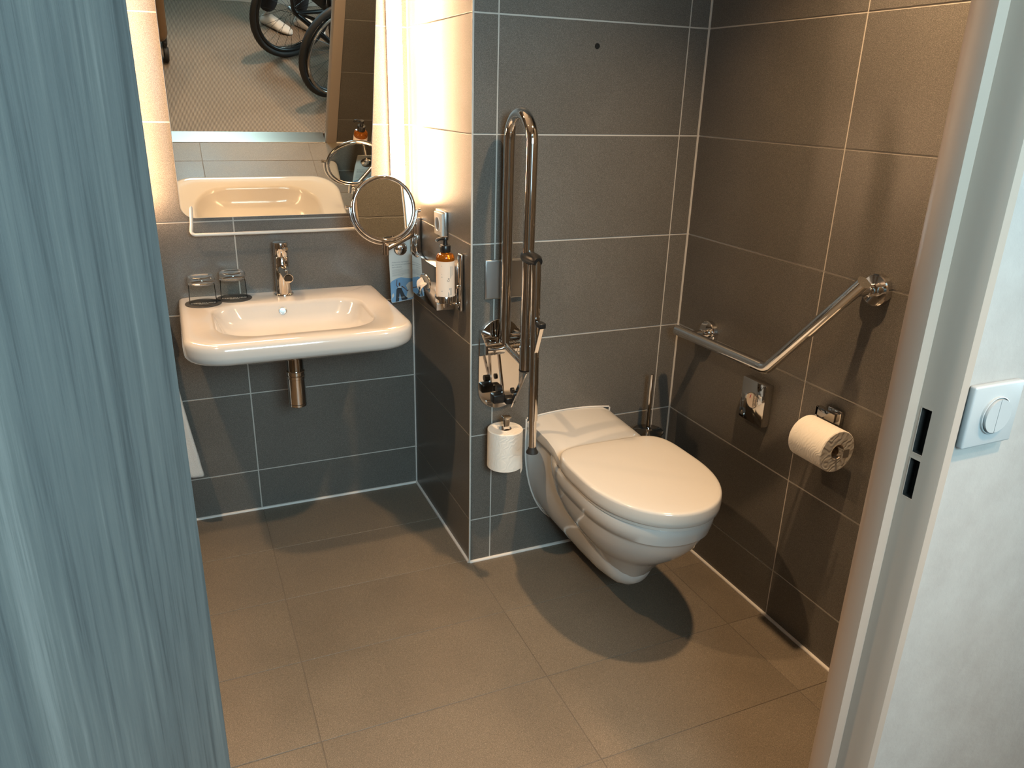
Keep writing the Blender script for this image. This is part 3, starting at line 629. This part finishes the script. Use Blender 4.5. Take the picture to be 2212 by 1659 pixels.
for x in (gx-.066, gx+.058):
    bm = bmesh.new(); prism(bm, [(-.002, .722), (-.002, .806), (-.020, .800), (yb_-.016, .772), (yb_-.016, .745), (-.02, .728)], lambda u, v, h: Vector((x+h, u, v)), .006)
    obj('pivot_bracket', bm, M['chrome'], t, smooth=False, bevel=.001)
bm = bmesh.new(); tube(bm, [(gx, yb_-.005, .766), (gx, yf_+.010, .750)], .0095, 14); obj('brace', bm, M['chrome'], t)
def flatbar(bm, a, b, wd, th):
    a, b = Vector(a), Vector(b); d = (b-a).normalized(); s = Vector((1, 0, 0)); q = d.cross(s).normalized()
    vs = []
    for p in (a, b): vs.append([bm.verts.new(p + s*(i*wd/2) + q*(j*th/2)) for i, j in ((-1, -1), (1, -1), (1, 1), (-1, 1))])
    bridge(bm, vs[0], vs[1]); bm.faces.new(vs[0][::-1]); bm.faces.new(vs[1])
bm = bmesh.new(); flatbar(bm, (gx-.020, yb_+.002, .752), (gx-.006, -.062, .592), .006, .013); obj('link_bar', bm, M['chrome'], t, smooth=False, bevel=.001)
bm = bmesh.new(); flatbar(bm, (gx+.004, yf_, .728), (gx+.008, -.083, .583), .005, .014); obj('link_bar', bm, M['chrome'], t, smooth=False, bevel=.001)
bm = bmesh.new(); rbox(bm, gx-.044, gx-.004, -.072, -.040, .588, .618, .006); rbox(bm, gx-.006, gx+.026, -.082, -.050, .585, .607, .005); cyl(bm, (gx-.030, -.058, .632), (gx-.014, -.058, .632), .0105); cyl(bm, (gx+.012, -.075, .628), (gx+.020, -.075, .628), .009); obj('link_joint', bm, M['black'], t)
t2y = -.243
bm = bmesh.new(); tube(bm, [(gx, t2y, 1.058), (gx, -.258, .607)], .0135, 20); obj('support_leg', bm, M['chrome'], t)
bm = bmesh.new(); tube(bm, [(gx, -.258, .610), (gx, -.261, .520)], .0108, 18); obj('leg_extension', bm, M['chrome'], t)
bm = bmesh.new(); lathe(bm, [(0, .018), (.0115, .018), (.0130, .010), (.0175, .003), (.0175, 0), (0, -.001)], (gx, -.2615, .508), (0, 0, 1), 24); obj('rubber_foot', bm, M['rubber'], t)
bm = bmesh.new(); tube(bm, [(gx, -.178, 1.056), (gx, -.192, 1.056), (gx, -.245, 1.056), (gx, -.256, 1.054)], [.0175, .0195, .0165, .012], 20); obj('leg_clip', bm, M['black'], t)
bm = bmesh.new(); flatbar(bm, (gx, -.258, .80), (gx, -.292, .888), .012, .006); obj('release_lever', bm, M['chrome'], t, smooth=False, bevel=.001)
bm = bmesh.new(); rbox(bm, gx-.009, gx+.009, -.300, -.270, .884, .900, .003); obj('lever_tip', bm, M['black'], t)

# ------------------------------------------------------------------ toilet rolls
def roll(c, ax, r, hgt, label, group='toilet rolls'):
    t = thing('toilet_roll', label, 'toilet paper', c, group)
    prof = [(.021, 0), (r-.002, 0), (r, .002), (r, hgt-.002), (r-.002, hgt), (.021, hgt), (.021, 0)]
    bm = bmesh.new(); lathe(bm, prof, c, ax, 48); bmesh.ops.remove_doubles(bm, verts=bm.verts[:], dist=1e-6); obj('paper_winding', bm, M['paper'], t, angle=40)
    bm = bmesh.new(); lathe(bm, [(.0208, -.0003), (.0208, hgt+.0003), (.0195, hgt+.0003), (.0195, -.0003), (.0208, -.0003)], c, ax, 32); obj('card_core', bm, M['steel'] if False else M['label'], t, angle=40)
    return t
rc = (.0885, -.068, .377)
t = roll(rc, (0, 0, 1), .0545, .126, 'upright white toilet roll on a wall post left of the toilet')
bm = bmesh.new(); pts = [(rc[0]+.055*math.cos(a), rc[1]+.055*math.sin(a)) for a in [math.radians(-50+6*k) for k in range(8)]]
A = [bm.verts.new((x, y, .4)) for x, y in pts]; Bv = [bm.verts.new((x+.001, y-.001, .362+.018*(k/7))) for k, (x, y) in enumerate(pts)]
for i in range(7): bm.faces.new((A[i], A[i+1], Bv[i+1], Bv[i]))
obj('loose_sheet', bm, M['paper'], t)
t = thing('roll_post', 'square chrome post holder carrying the upright toilet roll', 'holder', (.0885, 0, .53))
bm = bmesh.new(); rbox(bm, .070, .107, -.010, 0, .350, .372, .002); obj('wall_plate', bm, M['chrome'], t)
bm = bmesh.new(); rbox(bm, .0775, .0995, -.080, -.008, .357, .362, .0012); rbox(bm, .0785, .0985, -.080, -.074, .360, .545, .0012); rbox(bm, .0755, .1015, -.084, -.066, .541, .5465, .0012); obj('holder_post', bm, M['chrome'], t, angle=30)

r2 = (R-.072, -.686, .655)
roll(r2, (0, -1, 0), .0555, .112, 'white toilet roll lying on a chrome bracket on the right wall')
t = thing('roll_bracket', 'chrome bracket carrying the toilet roll on the right wall', 'holder', (R, -.70, .70))
bm = bmesh.new(); rbox(bm, R-.012, R, -.735, -.690, .690, .728, .002); obj('wall_plate', bm, M['chrome'], t)
bm = bmesh.new(); rbox(bm, R-.026, R-.010, -.728, -.664, .697, .721, .001); rbox(bm, R-.026, R-.020, -.672, -.664, .664, .721, .001); rbox(bm, R-.085, R-.020, -.670, -.664, .664, .680, .001); obj('bracket_arm', bm, M['black_chrome'], t, angle=30)
bm = bmesh.new(); rbox(bm, R-.0775, R-.0745, -.818, -.664, .6485, .6705, .0008); rbox(bm, R-.0775, R-.058, -.8205, -.8175, .6485, .6705, .0008); rbox(bm, R-.094, R-.0745, -.668, -.665, .6485, .6705, .0008); obj('roll_bar', bm, M['chrome'], t, angle=30)

# ------------------------------------------------------------------ toilet
cx = .343
t = thing('wall_toilet', 'white wall-hung extra-long toilet with its lid closed', 'toilet', (cx, 0, .10))
def egg(z, hw, yb, yf, cyy=None, p=2.35, nb=4.2, n=56, c=cx):
    """egg outline: blunt at yb (back), rounder at yf (front)"""
    ym = yb + (yf-yb)*.56 if cyy is None else cyy; P = []
    for k in range(n):
        a = 2*PI*k/n; ca, sa = math.cos(a), math.sin(a)
        e = p if sa < 0 else nb
        x = abs(ca)**(2/e)*(1 if ca > 0 else -1); y = abs(sa)**(2/e)
        P.append((c + hw*x, ym + (y*(yb-ym) if sa >= 0 else -y*(ym-yf)), z))
    return P
# bowl
bm = bmesh.new()
loft(bm, [egg(.165, .060, -.30, -.48, p=2.2, nb=2.4), egg(.238, .098, -.20, -.535, p=2.1, nb=2.4), egg(.268, .124, -.16, -.572, p=2.1, nb=2.6), egg(.305, .146, -.13, -.615, p=2.1, nb=3), egg(.345, .160, -.10, -.648, p=2.15, nb=3), egg(.378, .1665, -.10, -.664, p=2.2, nb=3.2),
          egg(.388, .1685, -.10, -.668, p=2.2, nb=3.2), egg(.391, .1725, -.10, -.6745, p=2.2, nb=3.2), egg(.415, .1755, -.10, -.681, p=2.2, nb=3.2), egg(.434, .1760, -.10, -.683, p=2.2, nb=3.2), egg(.441, .172, -.10, -.679, p=2.2, nb=3.2), egg(.443, .14, -.12, -.65, p=2.2, nb=3)])
obj('toilet_bowl', bm, M['ceramic'], t, angle=50)
# body running back to the wall: U-shaped sections
def usec(y, hw, zb, ztp, zk, q=2.6, n=26, tap=0):
    """U section: straight sides down to zk, rounded to zb"""
    P = []
    for k in range(n+1):
        a = PI*k/n; ca, sa = math.cos(a), math.sin(a)
        x = abs(ca)**(2/q)*(1 if ca > 0 else -1); z = abs(sa)**(2/q)
        P.append((cx + hw*x, y, zk - z*(zk-zb)))
    P = [(cx+hw-tap, y, ztp)] + P + [(cx-hw+tap, y, ztp)]
    return P
bm = bmesh.new()
loft(bm, [usec(-.0005, .150, .100, .482, .400, 2.0), usec(-.012, .150, .100, .482, .400, 2.0), usec(-.016, .147, .102, .480, .39, 2.0), usec(-.030, .139, .104, .470, .37, 2.1), usec(-.060, .129, .104, .455, .35, 2.2), usec(-.12, .112, .098, .446, .32, 2.3), usec(-.20, .098, .092, .444, .30, 2.4), usec(-.28, .091, .090, .442, .29, 2.4), usec(-.35, .084, .100, .440, .22, 2.3), usec(-.40, .081, .109, .438, .22, 2.3), usec(-.435, .076, .117, .436, .22, 2.3), usec(-.460, .066, .129, .436, .23, 2.2), usec(-.478, .051, .147, .43, .24, 2.1), usec(-.488, .028, .175, .42, .25, 2.0)])
obj('toilet_body', bm, M['ceramic'], t, angle=50)
# top deck from the wall to under the lid
bm = bmesh.new(); secs = []
for y, hw, zz in ((-.0005, .148, .489), (-.004, .151, .4925), (-.06, .150, .490), (-.14, .150, .487), (-.20, .154, .481), (-.25, .161, .470), (-.30, .167, .457), (-.35, .170, .445)):
    P = []
    zb = .445 if y > -.2 else max(.418, .445 - (-.2-y)*.2)
    P.append((cx-hw+.014, y, zb)); P.append((cx-hw+.003, y, zb+.004)); P.append((cx-hw, y, min(zb+.014, zz-.01)))
    for k in range(13):
        s = -1 + 2*k/12; cr = .012*(1-s*s); ed = -.008 if abs(s) > .99 else 0
        P.append((cx + hw*s*(.985 if abs(s) > .99 else 1)*.992, y, zz + cr + ed))
    P.append((cx+hw, y, min(zb+.014, zz-.01))); P.append((cx+hw-.003, y, zb+.004)); P.append((cx+hw-.014, y, zb)); secs.append(P)
loft(bm, secs); obj('toilet_deck', bm, M['ceramic'], t, angle=45)
# seat and lid
def lidring(z, inset, nb=5.0): return egg(z, .187-inset, -.243-inset, -.700+inset, cyy=-.44, p=2.08, nb=nb, n=72, c=.343)
bm = bmesh.new(); loft(bm, [lidring(.443, .012), lidring(.4445, .009), lidring(.453, .009), lidring(.4545, .012)]); obj('toilet_seat', bm, M['lid'], t, angle=50)
bm = bmesh.new(); loft(bm, [lidring(.4555, .012), lidring(.4560, .0035), lidring(.459, .001), lidring(.470, .0), lidring(.4905, .0006), lidring(.4962, .0022), lidring(.4985, .006), lidring(.4997, .014), lidring(.5010, .05), lidring(.5018, .11)]); obj('toilet_lid', bm, M['lid'], t, angle=50)
# silicone bead round the back of the toilet
bm = bmesh.new(); tube(bm, [(x, -.002, z) for x, y, z in usec(0, .153, .097, .492, .40, 2.0)], .0028, 6); obj('silicone_bead', bm, M['silicone'], t)
bm = bmesh.new(); tube(bm, [(cx+.151*s, -.002, .4945+.012*(1-s*s)) for s in [-1+2*k/12 for k in range(13)]], .0025, 6); obj('silicone_bead', bm, M['silicone'], t)

# ------------------------------------------------------------------ brush
t = thing('toilet_brush', 'tall chrome toilet brush standing in the corner behind the toilet', 'toilet brush', (.602, -.085, 0))
bm = bmesh.new(); lathe(bm, [(0, .0), (.045, 0), (.047, .003), (.047, .405), (.045, .408), (.040, .408)], (.602, -.085, 0), n=40); obj('brush_holder', bm, M['black_chrome'], t)
bm = bmesh.new(); lathe(bm, [(0, .409), (.051, .409), (.052, .411), (.050, .4145), (.02, .417), (.009, .421), (.007, .426), (0, .426)], (.600, -.087, .012), n=40); obj('holder_lid', bm, M['black_chrome'], t)
bm = bmesh.new(); tube(bm, [(.598, -.085, .43), (.600, -.080, .622)], [.0062, .0068], 16); obj('brush_handle', bm, M['chrome'], t)

# ------------------------------------------------------------------ angled grab rail on the right wall
t = thing('angled_grab_rail', 'angled chrome grab rail fixed on the right wall above the toilet paper', 'grab rail', (R, -.5, .80))
xr = R-.080
bm = bmesh.new(); tube(bm, [(xr, -.108, .775)] + fillet([(xr, -.115, .775), (xr, -.522, .782), (xr, -.788, 1.080)], .045, 10)[1:], .0165, 24); obj('rail_tube', bm, M['chrome'], t)
for y, z in ((-.170, .776), (-.764, 1.052)):
    bm = bmesh.new(); lathe(bm, [(.0125, .08), (.0125, .036), (.0155, .035), (.0155, .026), (.0148, .025), (.0148, .015), (.0165, .014)], (R, y, z), (-1, 0, 0), 28); obj('rail_arm', bm, M['chrome'], t)
    bm = bmesh.new(); lathe(bm, [(.014, .017), (.0355, .016), (.038, .0135), (.0385, 0)], (R, y, z), (-1, 0, 0), 40); obj('rail_rosette', bm, M['chrome'], t)

# ------------------------------------------------------------------ hygiene bag dispenser
t = thing('hygiene_bag_dispenser', 'flat chrome box with a round window below the angled rail', 'dispenser', (R, -.43, .58))
y0, y1, z0, z1 = -.480, -.378, .580, .708
bm = bmesh.new(); rbox(bm, R-.028, R, y0, y1, z0, z1, .0035, 2); obj('dispenser_case', bm, M['chrome'], t, angle=40)
wc = (R-.0283, -.428, .648)
bm = bmesh.new(); tube(bm, [(wc[0], wc[1]+.0235*math.cos(2*PI*k/36), wc[2]+.0235*math.sin(2*PI*k/36)) for k in range(36)], .0012, 8, closed=True); obj('window_ring', bm, M['chrome'], t)
bm = bmesh.new(); lathe(bm, [(0, .0004), (.0232, .0004), (.0232, 0)], wc, (-1, 0, 0), 36); obj('bag_print', bm, M['label'], t, smooth=False)
text('ONTENITO', .0082, M['ink'], t, basis((0, 0, 1), (0, 1, 0), (R-.0290, -.4365, .650)), sx=.92)
text('IENIC', .0105, M['ink'], t, basis((0, 0, 1), (0, 1, 0), (R-.0290, -.4455, .648)), sx=.95)
bm = bmesh.new(); prism(bm, [(-.0105, .002), (-.0085, .012), (-.005, .018), (-.007, .006)], lambda u, v, h: Vector((R-.0288-h, -.4195-u-.009, .648+v)), .0003); obj('red_mark', bm, mat('red_ink', (.5, .02, .05), .5), t, smooth=False)

# ================================================================== seen in the mirror: the corridor
# wheelchair
WC = Vector((.178, -2.068, .002)); fdir = Vector((.906, -.424, 0))
wch = thing('wheelchair', 'black wheelchair on the corridor carpet, seen in the mirror', 'wheelchair', WC)
wch.rotation_euler = (0, 0, math.atan2(fdir.y, fdir.x))
def L(name, bm, m_, parent=wch, **k): return obj(name, bm, m_, parent, local=True, **k)
# local frame: +x forward, +y left
rw = .305
for sy in (-1, 1):
    yy = sy*.255; hub = Vector((0, yy, rw))
    C_ = lambda r, dy=0, n=64: [hub + Vector((r*math.cos(2*PI*k/n), dy, r*math.sin(2*PI*k/n))) for k in range(n)]
    bm = bmesh.new(); tube(bm, C_(rw-.020), .0195, 14, closed=True); wh = L('tyre', bm, M['rubber'])
    bm = bmesh.new(); tube(bm, C_(rw-.048), .0135, 12, closed=True); L('wheel_rim', bm, M['black'], wh)
    bm = bmesh.new(); tube(bm, C_(rw-.045, sy*.032), .0095, 12, closed=True)
    for k in range(6): a = 2*PI*k/6; e = Vector((math.cos(a), 0, math.sin(a))); cyl(bm, hub+e*(rw-.045), hub+e*(rw-.045)+Vector((0, sy*.035, 0)), .004, n=8)
    L('push_rim', bm, M['black_chrome'], wh)
    bm = bmesh.new()
    for k in range(24): a = 2*PI*k/24; b_ = a + (.35 if k % 2 else -.35); cyl(bm, hub+Vector((.018*math.cos(b_), (.02 if k % 2 else -.02), .018*math.sin(b_))), hub+Vector(((rw-.05)*math.cos(a), 0, (rw-.05)*math.sin(a))), .0012, n=5)
    L('spokes', bm, M['spoke'], wh)
    bm = bmesh.new(); cyl(bm, hub+Vector((0, -.028, 0)), hub+Vector((0, .028, 0)), .02, n=16); cyl(bm, hub+Vector((0, sy*.028, 0)), hub+Vector((0, sy*.036, 0)), .008, n=12); L('hub', bm, M['steel'], wh)
    for k, a in enumerate((.9, 2.2, 3.6, 5.1)):
        bm = bmesh.new(); lathe(bm, [(0, .001), (.006, .001), (.006, 0)], hub+Vector((.262*math.cos(a), sy*.0105, .262*math.sin(a))), (0, sy, 0), 12); L('rim_sticker', bm, M['white_ink'], wh, smooth=False)
    # caster
    cc = Vector((.42, sy*.20, .06)); bm = bmesh.new(); lathe(bm, [(0, -.012), (.05, -.014), (.06, -.008), (.06, .008), (.05, .014), (0, .012)], cc, (0, 1, 0), 32); L('caster_wheel', bm, M['rubber'])
    bm = bmesh.new(); tube(bm, fillet([(.42, sy*.20+.02, .06), (.40, sy*.20+.02, .14), (.40, sy*.20, .14), (.40, sy*.20, .20)], .01), .007, 8); tube(bm, [(.40, sy*.20, .2), (.40, sy*.2, .30)], .014, 12)
    tube(bm, fillet([(-.10, sy*.20, .92), (-.06, sy*.20, .50), (-.03, sy*.20, .32), (.40, sy*.20, .28), (.52, sy*.17, .12)], .05), .0125, 12); tube(bm, fillet([(-.04, sy*.2, .48), (.36, sy*.2, .50), (.44, sy*.19, .30)], .05), .0125, 12); tube(bm, [(-.10, sy*.20, .92), (-.20, sy*.2, .94)], .015, 12); L('side_frame', bm, M['black'])
bm = bmesh.new(); cyl(bm, (0, -.25, rw), (0, .25, rw), .016); tube(bm, [(-.01, -.2, .32), (.3, .2, .29)], .01, 8); tube(bm, [(-.01, .2, .32), (.3, -.2, .29)], .01, 8); L('axle', bm, M['black'])
bm = bmesh.new(); rbox(bm, -.04, .38, -.19, .19, .485, .545, .02); L('seat_cushion', bm, M['rubber'])
bm = bmesh.new(); rbox(bm, -.115, -.075, -.19, .19, .56, .90, .015); L('backrest', bm, M['rubber'])
bm = bmesh.new(); rbox(bm, .46, .60, -.15, .15, .10, .115, .005); L('footplate', bm, M['black'])
bm = bmesh.new(); rbox(bm, .02, .28, -.216, -.206, .46, .60, .004); sg = L('side_guard', bm, M['beige'])
text('FITNESS', .05, M['ink'], None, Matrix.Identity(4), name='printed_text'); ft = bpy.data.objects['printed_text.001'] if False else COL.objects[-1]
ft.parent = sg; ft.matrix_local = basis((1, 0, 0), (0, 0, 1), (.15, -.2165, .53))

# person standing behind the wheelchair (facing the bathroom door)
def skin_mesh(name, verts, edges, radii, material, parent, sub=2):
    me = bpy.data.meshes.new(name); me.from_pydata(verts, edges, []); o = link(name, me, material, parent)
    me.update(); o.modifiers.new('skin', 'SKIN')
    sv = me.skin_vertices[0].data
    for i, r in enumerate(radii): sv[i].radius = r if isinstance(r, tuple) else (r, r)
    sv[0].use_root = True
    s = o.modifiers.new('sub', 'SUBSURF'); s.levels = sub; s.render_levels = sub
    bpy.context.view_layer.update(); dg = bpy.context.evaluated_depsgraph_get()
    me2 = bpy.data.meshes.new_from_object(o.evaluated_get(dg)); o.modifiers.clear(); o.data = me2; me2.name = name
    if not me2.materials: me2.materials.append(material)
    me2.polygons.foreach_set('use_smooth', [True]*len(me2.polygons)); return o
P0 = Vector((.085, -2.685, .002))
P0.x = .085; per = thing('person', 'person in black trousers and white shoes standing beyond the wheelchair', 'person', P0)
V = [(0, .0, .93), (0, 0, 1.08), (0, -.01, 1.25), (0, -.01, 1.40), (0, 0, 1.49), (0, .01, 1.56), (0, .015, 1.64), (0, .01, 1.70),
     (-.09, 0, .88), (-.085, -.03, .50), (-.070, -.10, .09), (.09, 0, .88), (.085, .05, .50), (.070, .07, .09),
     (-.17, -.01, 1.41), (-.23, -.02, 1.15), (-.22, .06, .92), (-.215, .09, .84), (.17, -.01, 1.41), (.23, -.02, 1.15), (.22, .06, .92), (.215, .09, .84)]
E_ = [(0, 1), (1, 2), (2, 3), (3, 4), (4, 5), (5, 6), (6, 7), (0, 8), (8, 9), (9, 10), (0, 11), (11, 12), (12, 13), (3, 14), (14, 15), (15, 16), (16, 17), (3, 18), (18, 19), (19, 20), (20, 21)]
Rr = [(.13, .10), (.125, .095), (.14, .10), (.13, .09), .052, .062, .080, .06, .085, .058, .042, .085, .058, .042, .05, .042, .030, .028, .05, .042, .030, .028]
body = skin_mesh('body', V, E_, Rr, M['skin'], per)
def shell(name, idx, grow, material):
    keep = {i: k for k, i in enumerate(idx)}
    return skin_mesh(name, [V[i] for i in idx], [(keep[a], keep[b]) for a, b in E_ if a in keep and b in keep], [tuple(x+grow for x in Rr[i]) if isinstance(Rr[i], tuple) else Rr[i]+grow for i in idx], material, per)
shell('trousers', [0, 8, 9, 10, 11, 12, 13], .022, M['denim']); shell('jumper', [1, 0, 2, 3, 14, 15, 16, 18, 19, 20], .018, M['shirt'])
bm = bmesh.new(); lathe(bm, [(0, .115), (.05, .108), (.085, .07), (.096, .02), (.090, -.03), (.07, -.06)], (0, -.012, 1.645), (0, -.35, 1), 24); obj('hair', bm, M['hair'], per, local=True)
bm = bmesh.new(); tube(bm, [(0, .085, 1.655), (0, .108, 1.625)], [.008, .014], 8); obj('nose', bm, M['skin'], per, local=True)
for s in (-1, 1):
    bm = bmesh.new(); bmesh.ops.create_uvsphere(bm, u_segments=10, v_segments=8, radius=.011, matrix=Matrix.Translation((s*.031, .078, 1.665))); obj('eye', bm, M['ink'], per, local=True)
    bm = bmesh.new(); bmesh.ops.create_uvsphere(bm, u_segments=10, v_segments=8, radius=1, matrix=Matrix.Translation((s*.083, .0, 1.645)) @ Matrix.Diagonal((.010, .020, .032, 1))); obj('ear', bm, M['skin'], per, local=True)
    for k in range(5):
        bm = bmesh.new(); bxx = s*.215 + (k-1.5)*.014*(1 if k < 4 else 0)*s; l = (.062, .075, .078, .070, .05)[k]
        if k < 4: tube(bm, [(bxx, .092, .815), (bxx, .098, .815-l*.55), (bxx, .090, .815-l)], [.0085, .0078, .006], 8)
        else: tube(bm, [(s*.200, .10, .835), (s*.182, .115, .810), (s*.182, .122, .785)], [.011, .010, .008], 8)
        obj('finger', bm, M['skin'], per, local=True)
    bm = bmesh.new(); rbox(bm, s*.215-.032, s*.215+.032, .078, .106, .795, .875, .012); obj('palm', bm, M['skin'], per, local=True)
per.rotation_euler = (0, 0, -math.radians(50))
bm = bmesh.new(); tube(bm, [(-.02, .088, 1.595), (0, .094, 1.592), (.02, .088, 1.595)], .005, 8); obj('mouth', bm, mat('lips', (.4, .15, .13), .5), per, local=True)
for s, yo in ((-1, -.07), (1, .10)):
    bm = bmesh.new(); secs = []
    for y, hw, h in ((-.065, .012, .035), (-.06, .028, .06), (-.03, .035, .085), (0, .036, .085), (.04, .040, .07), (.08, .046, .052), (.125, .044, .042), (.155, .030, .030), (.168, .010, .018)):
        P = []
        for k in range(16):
            a = 2*PI*k/16; P.append((s*.072 + hw*math.cos(a), y+yo, max(.006, h*.5 + h*.5*math.sin(a)*(1 if math.sin(a) > 0 else 1.15))))
        secs.append(P)
    loft(bm, secs); obj('shoe', bm, M['shoe'], per, local=True, angle=60)

# suitcase standing by the photographer
t = thing('suitcase', 'brown hard-shell suitcase on black casters, at the mirror left edge', 'suitcase', (-.88, -2.25, .002))
bm = bmesh.new(); rbox(bm, -1.04, -.680, -2.39, -2.15, .115, .72, .055, 6); obj('suitcase_shell', bm, M['brown'], t)
bm = bmesh.new(); tube(bm, fillet([(-.94, -2.27, .71), (-.94, -2.27, .80), (-.78, -2.27, .80), (-.78, -2.27, .71)], .015), .008, 8); obj('pull_handle', bm, M['steel'], t)
for x, y in ((-.700, -2.175), (-1.015, -2.175), (-.700, -2.36), (-1.015, -2.36)):
    bm = bmesh.new(); lathe(bm, [(0, -.014), (.038, -.015), (.046, -.009), (.046, .009), (.038, .015), (0, .014)], (x, y, .048), (1, 0, 0), 28); box(bm, x-.006, x+.006, y-.012, y+.012, .07, .125); obj('caster', bm, M['rubber'], t)

# ceiling fittings above the frame; corner and far corridor ones are added for fill
for (x, y, z, nm, lb) in ((.36, -.94, H, 'ceiling_spotlight', 'small round ceiling spotlight above the toilet area'), (-1.15, -.40, H, 'ceiling_spotlight', 'added round ceiling spotlight in the shower corner for fill light'), (.15, -2.05, CH, 'ceiling_spotlight', 'small round ceiling spotlight in the corridor above the wheelchair'), (1.3, -2.35, CH, 'ceiling_spotlight', 'added round ceiling spotlight further down the corridor for fill light')):
    t = thing(nm, lb, 'lamp', (x, y, z))
    bm = bmesh.new(); lathe(bm, [(.034, 0), (.034, .004), (.046, .004), (.048, 0)], (x, y, z-.0005), (0, 0, -1), 32); obj('spotlight_ring', bm, M['steel'], t)
# nested empties inside instances: keep scaled coasters' children sharp
bpy.context.view_layer.update()
